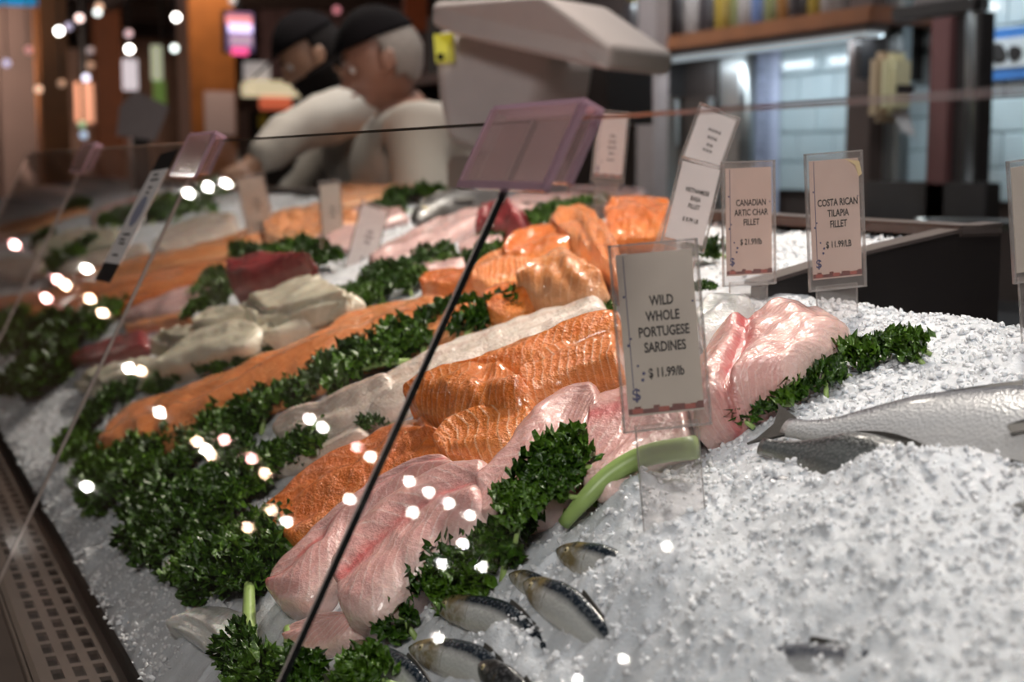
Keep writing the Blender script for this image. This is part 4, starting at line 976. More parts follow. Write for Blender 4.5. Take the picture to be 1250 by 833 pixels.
# ------------------------------------------------------------------ whole fish
def skin_mat(name, back, side, belly, rough=.3, metal=.35, head=(.24, .18, .08)):
    m, nt, b = new_mat(name)
    uv = nt.nodes.new('ShaderNodeUVMap'); uv.uv_map = 'UVMap'; sp = nt.nodes.new('ShaderNodeSeparateXYZ'); lk(nt, uv.outputs[0], sp.inputs[0])
    oc = objco(nt); n = noise(nt, 40, 3, oc); vv = nt.nodes.new('ShaderNodeTexVoronoi'); vv.inputs['Scale'].default_value = 420; lk(nt, oc, vv.inputs['Vector'])
    t = mth(nt, 'ADD', sp.outputs[1], mth(nt, 'MULTIPLY', mth(nt, 'SUBTRACT', n, .5), .14))
    col = ramp(nt, t, [(0, belly), (.38, side), (.62, side), (.80, back), (1, back)])
    col = mix(nt, mth(nt, 'MULTIPLY', ramp(nt, vv.outputs['Distance'], [(.1, 1), (.6, 0)]), .25), col, (.45, .46, .48))
    hd = ramp(nt, mth(nt, 'ADD', sp.outputs[0], mth(nt, 'MULTIPLY', mth(nt, 'SUBTRACT', n, .5), .12)), [(.17, 1), (.24, 0)])
    col = mix(nt, mth(nt, 'MULTIPLY', hd, ramp(nt, noise(nt, 110, 3, oc), [(.35, .2), (.6, .95)])), col, head)
    lk(nt, col, b.inputs['Base Color']); b.inputs['Roughness'].default_value = rough; b.inputs['Metallic'].default_value = metal
    b.inputs['Coat Weight'].default_value = .4; b.inputs['Coat Roughness'].default_value = .15
    bump(nt, b, vv.outputs['Distance'], .25, .002); return m
M['bass'] = skin_mat('sea_bass_skin', (.07, .075, .095), (.46, .46, .47), (.62, .60, .58), .32, .08, (.3, .29, .28))
M['bream'] = skin_mat('dark_bream_skin', (.03, .035, .038), (.14, .15, .15), (.30, .29, .25))
M['sardine'] = skin_mat('sardine_skin', (.012, .02, .03), (.62, .62, .60), (.68, .64, .55), .22, .2)
M['mackerel'] = skin_mat('grey_fish_skin', (.02, .02, .022), (.05, .05, .052), (.16, .15, .15), head=(.05, .045, .04))
M['fin'] = plain('fish_fin', (.07, .065, .06), .4, var=.3, scale=200)
M['eye'] = plain('fish_eye', (.015, .015, .02), .08)
M['eye_ring'] = plain('fish_eye_ring', (.45, .38, .22), .25)
M['gill'] = plain('gill_brown', (.13, .10, .05), .4, var=.4, scale=90)
def whole_fish(name, label, spine, depth, mat, lift=.0, group=None, head='a', width=.5, upv=None, tail=True, tail_len=.16, fork=.42, roll=.55, sink=(0, 0, 0)):
    """spine: photo points head -> tail; depth: body height in metres. The fish lies on its side on the ice, back away from the viewer."""
    n, m = 40, 20
    sk = np.interp(np.linspace(0, 1, len(spine)), [0, .5, 1], sink)
    w_ = [bed(x, y, lift) + Vector((0, 0, lift-k)) for (x, y), k in zip(spine, sk)]
    s = resample(w_, n); c = s.mean(axis=0); L = np.linalg.norm(np.diff(s, axis=0), axis=1).sum()
    V, UV = [], []
    ts = np.linspace(0, 1, n)
    prof = np.interp(ts, [0, .04, .12, .25, .42, .65, .86, .95, 1], [.12, .42, .74, .95, 1, .78, .30, .22, .22])
    frames = []
    for i in range(n):
        a = Vector(s[min(i+1, n-1)] - s[max(i-1, 0)]).normalized()
        nb = bed_n(s[i][0], s[i][1]); nb = (nb - a*nb.dot(a)).normalized()
        bk = nb.cross(a); 
        if bk.y + bk.x*.5 < 0: bk = -bk                                 # towards the back edge of the fish = away from the viewer
        bk0 = bk.copy(); bk = (bk*math.cos(roll) + nb*math.sin(roll)).normalized(); nn = (nb*math.cos(roll) - bk0*math.sin(roll)).normalized()
        frames.append((a, bk, nn))
        for k in range(m):
            th = 2*math.pi*k/m
            hb = math.cos(th)*depth*.5*prof[i]; hn = math.sin(th)*depth*width*.5*prof[i]**.9
            V.append(Vector(s[i]) - Vector(c) + bk*hb + nn*hn); UV.append((ts[i], .5+.5*math.cos(th)))
    F = []
    for i in range(n-1):
        for k in range(m): k2 = (k+1) % m; F.append((i*m+k, i*m+k2, (i+1)*m+k2, (i+1)*m+k))
    F += [tuple(range(m-1, -1, -1)), tuple((n-1)*m+k for k in range(m))]
    root = empty(name, Vector(c), label, 'fish', group)
    o = mesh_obj('body', V, F, M[mat], root, True, UV); fix_normals(o)
    def fin(nm, pts, th=.0012):
        off = frames[n//2][2]*th
        q = fix_normals(mesh_obj(nm, *prism([Vector(p)-Vector(c) for p in pts], off), M['fin'], root)); return q
    if tail:
        a, bk, nn = frames[-1]; e = Vector(s[-1]); tl = L*tail_len
        fin('tail_fin', [e-bk*depth*.11-a*tl*.2, e-bk*depth*fork+a*tl, e-bk*depth*.2+a*tl*.75, e+a*tl*.5, e+bk*depth*.2+a*tl*.75, e+bk*depth*fork+a*tl, e+bk*depth*.11-a*tl*.2], .002)
    i0, i1 = int(n*.40), int(n*.66)
    fin('dorsal_fin', [Vector(s[i])+frames[i][1]*depth*.46*prof[i] for i in range(i0, i1)] + [Vector(s[i])+frames[i][1]*depth*(.5*prof[i]+.10*(1-(i-i0)/(i1-i0))) for i in range(i1-1, i0-1, -1)])
    # eye, gill cover and breast fin on the upper flank
    i = int(n*.10); a, bk, nn = frames[i]; pr = prof[i]
    ep = Vector(s[i]) + bk*depth*.12*pr + nn*depth*width*.47*pr
    r_ = depth*.085
    for nm, rr, mm, up in (('eye_ring', r_, 'eye_ring', 0), ('eye', r_*.62, 'eye', .35)):
        bm = bmesh.new(); bmesh.ops.create_uvsphere(bm, u_segments=12, v_segments=8, radius=rr)
        mt = Matrix.Translation(ep - Vector(c) + nn*rr*up) @ nn.to_track_quat('Z', 'Y').to_matrix().to_4x4() @ Matrix.Diagonal((1, 1, .5, 1))
        bmesh.ops.transform(bm, matrix=mt, verts=bm.verts); bm_obj(nm, bm, M[mm], root, True)
    i = int(n*.235); a, bk, nn = frames[i]; pr = prof[i]
    pts = []
    for k in range(9):
        th = math.pi*(k/8)*.8+.3
        pts.append(Vector(s[i]) - a*L*.012*math.sin(th)*-1 + bk*math.cos(th)*depth*.46*pr + nn*math.sin(th)*depth*width*.505*pr - Vector(c))
    V2, F2 = tube(pts, [depth*.012]*9, 6); mesh_obj('gill_edge', V2, F2, M['gill'], root, True)
    g0 = Vector(s[int(n*.26)]) - frames[i][1]*depth*.10 + nn*depth*width*.5
    if mat != 'sardine': fin('breast_fin', [g0, g0+a*L*.05+nn*.002, g0+a*L*.12-bk*depth*.12, g0+a*L*.10-bk*depth*.22, g0+a*L*.02-bk*depth*.10])
    return root
whole_fish('sea_bass', 'long silver sea bass on the near ice, its tail at the kale', [(1460, 514), (1340, 514), (1240, 515), (1150, 518), (1070, 522), (1000, 525), (960, 522)], .074, 'bass', .014, None, width=.42, tail_len=.085, fork=.27, roll=.32, sink=(.008, .002, 0))
whole_fish('sea_bream', 'dark grey fish tail end half buried in ice below the sea bass', [(1190, 590), (1120, 572), (1060, 560), (990, 550), (930, 545)], .060, 'bream', .010, None, tail=False, width=.5, sink=(.05, .010, 0))
GS = 'sardines in the near ice'
whole_fish('sardine', 'silver sardine under the near kale, its head pointing left', [(528, 738), (570, 742), (620, 752), (680, 775), (740, 800)], .027, 'sardine', .012, GS, width=.62, sink=(.0, .006, .04))
whole_fish('sardine', 'sardine with a brown gill cover right of the head of the silver one', [(640, 712), (668, 722), (700, 735), (750, 752), (800, 770)], .029, 'sardine', .018, GS, width=.6, sink=(.0, .008, .04))
whole_fish('sardine', 'white bellied sardine near the foot of the sardine card', [(680, 672), (710, 676), (745, 682), (800, 694), (860, 712)], .029, 'sardine', .010, GS, width=.6, sink=(.0, .008, .04))
whole_fish('sardine', 'sardine second lowest, pale flank facing up', [(500, 792), (545, 796), (590, 806), (640, 824), (700, 850)], .029, 'sardine', .008, GS, width=.6, sink=(.0, .008, .04))
whole_fish('sardine', 'lowest sardine, touching the tilapia end piece', [(428, 786), (462, 800), (500, 816), (540, 836), (590, 862)], .025, 'sardine', .012, GS, width=.6, sink=(.0, .008, .04))
whole_fish('sardine', 'small sardine tucked below the kale beside the brown gill one', [(622, 702), (650, 706), (690, 716), (740, 730)], .020, 'sardine', .010, GS, width=.6, sink=(.0, .008, .04))
whole_fish('sardine', 'dark backed sardine at the bottom edge right of centre', [(585, 812), (610, 822), (650, 836), (700, 856)], .026, 'mackerel', .010, GS, width=.6, sink=(.0, .008, .04))
whole_fish('whole_fish', 'dark fish almost buried in the near ice at the right edge', [(1170, 612), (1215, 606), (1260, 602), (1330, 598)], .04, 'bream', -.010, None, tail=False)
whole_fish('whole_fish', 'blue grey fish almost buried in the ice below the dark tail end', [(890, 600), (930, 604), (975, 606), (1040, 604)], .03, 'bass', -.006, None, tail=False)
whole_fish('whole_fish', 'dark fish almost buried at the bottom edge right of the sardines', [(870, 812), (930, 822), (1010, 824), (1120, 822), (1200, 824)], .034, 'bass', -.008, None, tail=False)
whole_fish('whole_fish', 'dark fish back showing through the ice at the right edge, lower one', [(1210, 650), (1250, 646), (1300, 640), (1360, 636)], .036, 'bream', -.008, None, tail=False)
whole_fish('mackerel', 'dark grey whole fish lying at the back left of the clip', [(505, 272), (530, 262), (560, 252), (600, 240), (632, 232)], .08, 'mackerel', .03, None, tail=False, width=.6)
fillet('plastic_bag', 'white crumpled plastic sheet on the ice at the back below the clip', 'plastic sheet', [(512, 244), (540, 234), (570, 226), (598, 218)], [(516, 252), (545, 244), (575, 236), (602, 226)], .012, 'whiteskin', .012, None, 22, 12, rough=.3)

# ------------------------------------------------------------------ price cards
def text_mesh(name, s, size, mat, bold=.0):
    c = bpy.data.curves.new(name, 'FONT'); c.body = s; c.size = size; c.align_x = 'CENTER'; c.align_y = 'CENTER'
    c.offset = bold*size; c.extrude = .00012; c.resolution_u = 3
    c.materials.append(mat)
    t = bpy.data.objects.new(name, c); COL.objects.link(t)
    me = bpy.data.meshes.new_from_object(t.evaluated_get(bpy.context.evaluated_depsgraph_get())); me.name = name
    bpy.data.objects.remove(t); bpy.data.curves.remove(c)
    o = bpy.data.objects.new(name, me); COL.objects.link(o); return o
def price_card(label, center, depth, hpx, wpx, roll, yaw, lines, price, paper, group='price cards on stakes', stake=True, lean=0, tail_px=None, tsize=.0085, border=True, name='price_card', tilt_w=None, txt=.018, extra=None, lty=.66, pry=.28):
    """card centred on a photo point at a camera depth; roll (deg, clockwise as seen), yaw (deg), lean back (deg)"""
    c = P(*center, depth); H = hpx*depth/FPX; W = wpx*depth/FPX/max(.5, math.cos(R(yaw)))
    # local axes: X to the right, Y up the card, Z out of the card towards the customer
    f = Vector((-SY, -CY, 0))                                         # horizontally towards the camera
    f = Matrix.Rotation(R(yaw), 3, 'Z') @ f
    up = Vector((0, 0, 1)); right = up.cross(f).normalized()
    m = Matrix((right, up, f)).transposed()
    m = m @ Matrix.Rotation(R(-roll), 3, 'Z') @ Matrix.Rotation(R(-lean), 3, 'X')
    yb = -H/2
    # stake runs on down the card axis to below the bed
    ax = m @ Vector((0, -1, 0)); L = 0
    while L < .30 and (c + ax*(H/2+L)).z > float(zbed((c+ax*(H/2+L)).x, (c+ax*(H/2+L)).y)): L += .003
    L += .015
    root = empty(name, c + ax*(H/2), label, 'price card', group)
    root.rotation_euler = m.to_euler()
    def q(o, dz=0): o.parent = root; o.location = (o.location.x, o.location.y, o.location.z+dz); return o
    y0 = 0
    mg = W*.075
    bm = bmesh.new(); box_bm(bm, (-W/2, y0, -.0012), (W/2, y0+H, .0012)); q(bm_obj('clear_sleeve', bm, M['sleeve']))
    bm = bmesh.new()                                                  # welded rim of the sleeve
    for lo, hi in (((-W/2, y0, -.0016), (-W/2+.0014, y0+H, .0016)), ((W/2-.0014, y0, -.0016), (W/2, y0+H, .0016)), ((-W/2, y0+H-.0014, -.0016), (W/2, y0+H, .0016)), ((-W/2, y0, -.0016), (W/2, y0+.0014, .0016))): box_bm(bm, lo, hi)
    q(bm_obj('sleeve_rim', bm, M['sleeve_edge']))
    px0, px1, py0, py1 = -W/2+mg, W/2-mg, y0+H*.085, y0+H*.945
    bm = bmesh.new(); box_bm(bm, (px0, py0, -.0004), (px1, py1, .0004)); q(bm_obj('paper', bm, M[paper]))
    ph, pw = py1-py0, px1-px0
    z1 = .0007
    if border:
        bm = bmesh.new(); nseg = 12
        for k in range(nseg):
            x0 = px0+pw*k/nseg; x1 = px0+pw*(k+1)/nseg; hh = ph*(.035+.012*math.sin(k*1.9))
            box_bm(bm, (x0, py0+ph*.012, z1-.0003), (x1, py0+ph*.012+hh, z1))
        q(bm_obj('printed_band', bm, M['ink_red']))
        bm = bmesh.new()
        for k in (.12, .47, .82):
            box_bm(bm, (px0+pw*(k-.07), py0+ph*.016, z1), (px0+pw*(k+.07), py0+ph*.046, z1+.0002))
        q(bm_obj('printed_spot', bm, M['ink_red2']))
        bm = bmesh.new(); box_bm(bm, (px0+pw*.085, py0+ph*.17, z1-.0003), (px0+pw*.095, py1-ph*.01, z1))
        q(bm_obj('printed_line', bm, M['ink_blue']))
        bm = bmesh.new()
        for (ax_, ay_, r_) in ((.06, .74, .014), (.11, .48, .012), (.07, .44, .016), (.17, .31, .013), (.24, .26, .018), (.22, .22, .018), (.96, .68, .012)):
            mt = Matrix.Translation((px0+pw*ax_, py0+ph*ay_, z1)); bmesh.ops.create_circle(bm, cap_ends=True, segments=8, radius=pw*r_*1.3, matrix=mt)
        q(bm_obj('printed_dots', bm, M['ink_blue']))
        o = text_mesh('dollar_mark', '$', pw*.22, M['ink_blue'], .02); q(o); o.location = (px0+pw*.12, py0+ph*.13, z1)
    nl = len(lines)
    step = pw*.20
    ytop = py0+ph*lty
    for k, s in enumerate(lines):
        o = text_mesh('lettering', s, pw*tsize, M['ink'], txt); q(o); o.location = (px0+pw*.55, ytop-k*step, z1)
        o.scale = (.84, 1.22, 1)
    if price:
        o = text_mesh('price', price, pw*tsize*.95, M['ink'], txt); q(o); o.location = (px0+pw*.54, py0+ph*pry, z1); o.scale = (.84, 1.22, 1)
    if extra: extra(q, px0, px1, py0, py1, z1)
    if stake:
        sw = W*.36
        bm = bmesh.new(); box_bm(bm, (-sw, -L, -.003), (sw, .004, -.0016)); q(bm_obj('clear_stake', bm, M['sleeve']))
        bm = bmesh.new()
        for x in (-sw, sw-.0007): box_bm(bm, (x, -L, -.0032), (x+.0007, .004, -.0014))
        q(bm_obj('stake_edge', bm, M['sleeve_edge']))
    return root
def bed_depth(x, y):
    p = bed(x, y); d = ray(x, y); return p.y/d.y
def tabs(q, px0, px1, py0, py1, z1):
    bm = bmesh.new()
    V = [(px1-.014, py1, z1+.0012), (px1, py1-.003, z1+.0012), (px1+.002, py1-.014, z1+.0012), (px1-.001, py1-.016, z1+.0012), (px1-.004, py1-.006, z1+.0012)]
    q(mesh_obj('tape_corner', *prism(V, (0, 0, .0004)), plain('yellowed_tape', (.62, .48, .28), .4)))
price_card('blurred dim card reading wild whole portugese sardines, nearest of all', (806, 410), bed_depth(832, 655), 230, 110, -4.5, 8, ['WILD', 'WHOLE', 'PORTUGESE', 'SARDINES'], '$ 11.99/lb', 'paper_dim', tsize=.148, lean=4, lty=.70, pry=.255, txt=.026)
price_card('beige card reading costa rican tilapia fillet with a folded tape corner', (1020, 270), 1.235, 168, 75, -4, 16, ['COSTA RICAN', 'TILAPIA', 'FILLET'], '$ 11.99/LB', 'paper', tsize=.150, extra=tabs, lty=.64, pry=.285)
price_card('beige card reading canadian artic char fillet', (914, 273), 1.30, 152, 68, -2, 14, ['CANADIAN', 'ARTIC CHAR', 'FILLET'], '$ 21.99/lb', 'paper', tsize=.150, lty=.675, pry=.31)
price_card('leaning pale card reading vietnamese basa fillet, left of the char card', (845, 250), 1.42, 110, 56, 14, 6, ['VIETNAMESE', 'BASA', 'FILLET'], '$ 8.99 LB', 'paper_white', tsize=.135, lean=6, border=False)
price_card('upper white leaning card rising behind the basa card', (866, 171), 1.62, 78, 54, 21, 4, ['= = = =', '= = =', '= ='], '= = =', 'paper_white', tsize=.13, txt=.05, lean=8, border=False)
price_card('small white card at the back right of the acrylic clip', (745, 180), 2.05, 88, 41, 5, 4, ['= =', '= = =', '= = =', '= ='], '= = =', 'paper_white', tsize=.14, txt=.05)
price_card('plain narrow white card leaning right at the centre left', (446, 298), 2.25, 102, 34, 17, 30, ['= =', '= = =', '= ='], '= =', 'paper_white', tsize=.16, txt=.06, border=False)
price_card('narrow upright grey brown card left of the leaning one', (405, 268), 2.45, 96, 24, -4, 45, ['= =', '= = =', '= ='], '= =', 'paper_dim', tsize=.16, txt=.06, border=False)
price_card('brownish blurred card in front of the far salmon heap', (314, 258), 2.75, 92, 32, -12, 35, ['= =', '= = =', '= ='], '= =', 'paper_dim', tsize=.16, txt=.06, border=False)
price_card('clear sleeved card cut off by the right edge of the picture', (1262, 268), 1.05, 150, 66, -7, 20, [], None, 'paper_dim', border=False, tsize=.15)

# ------------------------------------------------------------------ glass panes, clips, label strip
def gl(v, s, off=0.0): return Vector((GT_U, v, GT_Z)) - GUP*s + GN*off       # s = distance down from the top edge
SL = .56; TH = .004
def pane(label, v0, v1, main, top, s0, s1):
    a = [gl(v0, 0), gl(v1, 0), gl(v1, SL), gl(v0, SL)]
    V = a + [p - GN*TH for p in a]
    c = sum(V, Vector())/8
    V = [p-c for p in V]
    F = [(0, 1, 2, 3), (7, 6, 5, 4), (0, 4, 5, 1), (1, 5, 6, 2), (2, 6, 7, 3), (3, 7, 4, 0)]
    o = mesh_obj('glass_pane', V, F, [main, M['edge_dark'], top, s0, s1, M['pane_back']])
    for i, k in enumerate((0, 5, 2, 4, 1, 3)): o.data.polygons[i].material_index = k
    fix_normals(o)
    for p in o.data.polygons: pass
    o.location = c
    return tag(o, label, 'glass pane', 'glass panes of the sneeze guard')
VS1, VS2 = .767, 1.63
pane('clear front glass pane right of the acrylic clip, over the whole fish', VS1-1.15, VS1-.0012, M['pane'], M['edge_pink'], M['edge_pale'], M['edge_dark'])
pane('front glass pane between the two acrylic clips', VS1+.0012, VS2-.001, M['pane_dim'], M['edge_dark'], M['edge_pale'], M['edge_pale'])
pane('front glass pane beyond the far clip, bearing the label strip', VS2+.001, 2.49, M['pane_dim'], M['edge_pale'], M['edge_dark'], M['edge_pale'])
pane('farthest front glass pane along the counter', 2.493, 3.4, M['pane_dim'], M['edge_pale'], M['edge_pale'], M['edge_pale'])
def clip(label, v, wv, hs):
    root = empty('acrylic_clip', gl(v, hs), label, 'clip', 'acrylic clips over the glass joints')
    vs0, vs1_ = v-wv/2, v+wv/2
    def plate(nm, o0, o1, s0, s1, mat, va=vs0, vb=vs1_):
        bm = bmesh.new(); vv = [bm.verts.new(gl(a, s, o)) for a in (va, vb) for s in (s0, s1) for o in (o0, o1)]
        for f in ((0,1,3,2), (4,6,7,5), (0,4,5,1), (2,3,7,6), (0,2,6,4), (1,5,7,3)): bm.faces.new([vv[i] for i in f])
        bmesh.ops.recalc_face_normals(bm, faces=bm.faces)
        return world_child(bm_obj(nm, bm, mat), root)
    plate('front_plate', .002, .005, -.006, hs, M['acrylic'])
    plate('back_plate', -TH-.005, -TH-.002, -.006, hs*.8, M['acrylic'])
    plate('top_fold', -TH-.005, .005, -.009, -.006, M['acrylic_edge'])
    plate('lower_lip', .0018, .0056, hs-.004, hs+.001, M['acrylic_edge'])
    plate('side_edge', .0018, .0056, -.006, hs, M['acrylic_edge'], vs0-.001, vs0+.0035)
    plate('side_edge', -TH-.0056, -TH-.0018, -.006, hs*.8, M['acrylic_edge'], vs0-.001, vs0+.0035)
    plate('side_edge', .0018, .0056, -.006, hs, M['acrylic_edge'], vs1_-.0015, vs1_+.001)
    return root
clip('large clear mauve acrylic clip over the near glass joint', VS1-.006, .122, .047)
clip('far clear mauve acrylic clip beside the label strip', VS2+.01, .135, .047)
clip('blurred farthest acrylic clip along the glass', 2.49, .135, .047)
ls = empty('label_strip', on_glass(165, 265), 'narrow white label strip with black ends stuck on the glass beside the far clip', 'label strip')
tl, tr, br, bl = on_glass(197, 188), on_glass(218, 183), on_glass(135, 346), on_glass(117, 342)
def strip_q(nm, a, b, mat, off, x0=0, x1=1):
    def pt(x, y): return tl.lerp(tr, x).lerp(bl.lerp(br, x), y)
    V, F = prism([pt(x0, a), pt(x1, a), pt(x1, b), pt(x0, b)], (0, 0, 0)); V = [p + GN*(.0008+off) for p in V[:4]] + [p + GN*(.0013+off) for p in V[:4]]
    return world_child(fix_normals(mesh_obj(nm, V, F, mat)), ls)
strip_q('white_band', .14, .86, plain('label_white', (.62, .58, .56), .7, var=.03, spec=.1), 0)
strip_q('black_end', 0, .14, M['ink'], 0); strip_q('black_end', .86, 1, M['ink'], 0)
ob = plain('label_blue', (.035, .06, .16), .4)
pts = []
for k in range(18):
    t = 6.2832*k/18; x, y = .52+.26*math.cos(t), .46+.12*math.sin(t); pts.append(tl.lerp(tr, x).lerp(bl.lerp(br, x), y) + GN*.0014)
world_child(fix_normals(mesh_obj('blue_oval', *prism(pts, GN*.0003), ob)), ls)
for (y, x0, x1) in ((.17, .3, .6), (.21, .3, .75), (.27, .4, .62), (.31, .42, .6), (.63, .3, .75), (.67, .28, .6), (.70, .35, .7), (.79, .3, .66)):
    strip_q('printed_bar', y, y+.014, M['ink'], .0006, x0, x1)

# ------------------------------------------------------------------ white counter scale with hood
sc_d = 2.95
sw = empty('counter_scale', (0, 0, 0), 'large white deli scale with a wide tilted hood beside the older fishmonger', 'scale')
sw.location = on_u(600, 200, 1.25)*1.0
wp = M['white_plastic']
dirv = Vector((CY*.55+SY*.8, -SY*.55+CY*.8, 0)).normalized()*.20
def sp_poly(px, d, off, nm, bev=.012):
    V, F = prism([P(x, y, d) for x, y in px], off)
    o = fix_normals(mesh_obj(nm, V, F, wp))
    md = o.modifiers.new('b', 'BEVEL'); md.width = bev; md.segments = 3
    return world_child(o, sw)
sp_poly([(526, 36), (532, 120), (545, 175), (612, 200), (648, 150), (662, 110), (668, 70), (650, 40)], sc_d, dirv, 'body', .02)
# hood: eight corners, deeper at the right and tilted up to the left
hc = [P(524, 30, 2.85), P(556, 44, 2.85), P(742, 86, 2.75), P(750, 56, 2.75), P(660, -6, 2.75), P(526, 2, 2.85)]
o = fix_normals(mesh_obj('hood', *prism(hc, dirv*1.25), wp)); md = o.modifiers.new('b', 'BEVEL'); md.width = .012; md.segments = 3; world_child(o, sw)
V, F = prism([P(586, 48, 2.845), P(655, 64, 2.82), P(740, 82, 2.745), P(668, 30, 2.79)], dirv*.02); world_child(fix_normals(mesh_obj('hood_groove', V, F, plain('groove_plastic', (.36, .32, .31), .5))), sw)  # flat plastic piece in one even tone, lighter than the hood
V, F = prism([P(529, 42, 2.93), P(552, 40, 2.93), P(553, 76, 2.93), P(532, 78, 2.93)], dirv*.03); world_child(fix_normals(mesh_obj('yellow_sticker', V, F, plain('sticker_yellow', (.62, .62, .03), .5))), sw)
V, F = prism([P(533, 66, 2.925), P(540, 65, 2.925), P(541, 73, 2.925), P(534, 74, 2.925)], dirv*.02); world_child(fix_normals(mesh_obj('sticker_print', V, F, M['ink'])), sw)
b0 = P(585, 190, sc_d) + dirv*.5
world_child(box('pedestal', (b0.x-.10, b0.y-.10, 0), (b0.x+.10, b0.y+.10, b0.z), wp, None, .01), sw)
bp = P(720, 120, 3.15)
V, F = prism([P(672, 82, 3.1), P(742, 82, 3.1), P(742, 150, 3.1), P(660, 150, 3.1)], dirv)
ds = fix_normals(mesh_obj('dark_display', V, F, M['black'])); tag(ds, 'black box standing under the hood of the white scale', 'box')
# ------------------------------------------------------------------ the two fishmongers
M['skin_old'] = plain('weathered_skin', (.25, .125, .085), .5, var=.12, scale=30)
M['skin_young'] = plain('olive_skin', (.30, .16, .10), .5, var=.12, scale=30)
M['coat'] = plain('white_coat', (.38, .35, .31), .8, var=.07, scale=14, bmp=.15)
M['coat2'] = plain('offwhite_coat', (.37, .335, .295), .8, var=.08, scale=14, bmp=.15)
M['trousers'] = plain('dark_trousers', (.03, .03, .035), .8)
M['hair_black'] = plain('black_hair', (.008, .006, .006), .9, var=.4, scale=120, spec=.15)
M['hair_grey'] = plain('grey_hair', (.22, .19, .17), .65, var=.25, scale=120)
M['cap'] = plain('black_cap', (.006, .005, .006), .95, spec=.1)
M['eyewhite'] = plain('eye_white', (.55, .52, .50), .2)
M['lip'] = plain('lips', (.28, .10, .09), .5)
def skin_mesh(chains, levels=2):
    """chains: lists of (point, radius); the first point of a later chain may repeat a joint of an earlier one"""
    V, E, Rd, idx = [], [], [], {}
    for ch in chains:
        prev = None
        for p, r in ch:
            k = tuple(round(c, 4) for c in p)
            if k not in idx: idx[k] = len(V); V.append(k); Rd.append(r)
            i = idx[k]
            if prev is not None and prev != i: E.append((prev, i))
            prev = i
    me = bpy.data.meshes.new('skeleton'); me.from_pydata(V, E, [])
    o = bpy.data.objects.new('skeleton', me); COL.objects.link(o)
    o.modifiers.new('s', 'SKIN')
    for i, sv in enumerate(me.skin_vertices[0].data):
        r = Rd[i]; sv.radius = (r, r) if not isinstance(r, tuple) else r; sv.use_root = (i == 0)
    s = o.modifiers.new('d', 'SUBSURF'); s.levels = levels; s.render_levels = levels
    dg = bpy.context.evaluated_depsgraph_get(); ev = o.evaluated_get(dg)
    out = bpy.data.meshes.new_from_object(ev)
    bpy.data.objects.remove(o)
    return out
def head_bm(bm, M4, sc):
    """a head: local +Y is the way the face looks, +Z up, origin in the middle of the skull"""
    b2 = bmesh.new(); bmesh.ops.create_uvsphere(b2, u_segments=40, v_segments=30, radius=1)
    for v in b2.verts:
        x, y, z = v.co
        r = Vector((x*.076, y*.098, z*.118))
        if z < 0:                                        # jaw narrows, chin comes forward
            k = -z; r.x *= 1-.30*k*k; 
            if y > 0: r.y += .010*k*k*(1-abs(x))
            else: r.y *= 1-.35*k
        if y > .3: r.y *= .95
        # brow, eye hollows, nose, lips, chin
        def g(cx, cz, s): return math.exp(-(((r.x-cx)/s)**2 + ((r.z-cz)/s)**2)) if y > 0 else 0
        r.y += .006*g(0, .028, .03) + .005*(g(.03, .024, .014)+g(-.03, .024, .014))
        r.y -= .012*(g(.031, .004, .014)+g(-.031, .004, .014))
        r.y += .010*g(0, .004, .009) + .020*g(0, -.014, .010) + .027*g(0, -.027, .011) + .006*(g(.010, -.030, .007)+g(-.010, -.030, .007))
        r.y += .007*g(0, -.052, .014) - .004*g(0, -.066, .009) + .009*g(0, -.090, .018)
        r.x += (.006*math.copysign(1, x) if abs(x) > .3 else 0)*math.exp(-((r.z+.025)/.02)**2)*(1 if y > .1 else 0)
        v.co = r*sc
    for sx in (-1, 1):                                   # ears
        t = bmesh.ops.create_uvsphere(b2, u_segments=12, v_segments=10, radius=1)
        for v in t['verts']:
            x, y, z = v.co; v.co = Vector((sx*(.080+.010*abs(y)) + x*.008, -.008+y*.020-.006*z, z*.033-.006))*sc
    bmesh.ops.transform(b2, matrix=M4, verts=b2.verts)
    m = bpy.data.meshes.new('t'); b2.to_mesh(m); b2.free(); bm.from_mesh(m); bpy.data.meshes.remove(m)
def hand(wrist, fwd, palm_n, side, sc=1.0):
    """chains of a hand with five bent fingers; fwd along the hand, palm_n out of the palm, side towards the thumb"""
    f, n, s = fwd.normalized(), palm_n.normalized(), side.normalized()
    ch = []
    base = wrist + f*.045*sc
    ch.append([(wrist, .026*sc), (base, (.036*sc)), (wrist+f*.08*sc, .034*sc)])
    for k, (o, l) in enumerate(((.030, .072), (.010, .080), (-.010, .074), (-.029, .058))):
        r0 = wrist + f*.075*sc + s*o*sc
        p1 = r0 + f*l*.42*sc + n*.006; p2 = p1 + (f*.8+n*.6).normalized()*l*.33*sc; p3 = p2 + (f*.35+n*.95).normalized()*l*.27*sc
        ch.append([(base, .036*sc), (r0, .011*sc), (p1, .0098*sc), (p2, .009*sc), (p3, .0075*sc)])
    t0 = wrist + f*.030*sc + s*.032*sc; t1 = t0 + (f*.7+s*.7).normalized()*.035*sc + n*.008; t2 = t1 + (f*.9+s*.15+n*.4).normalized()*.030*sc
    ch.append([(wrist, .026*sc), (t0, .014*sc), (t1, .011*sc), (t2, .009*sc)])
    return ch
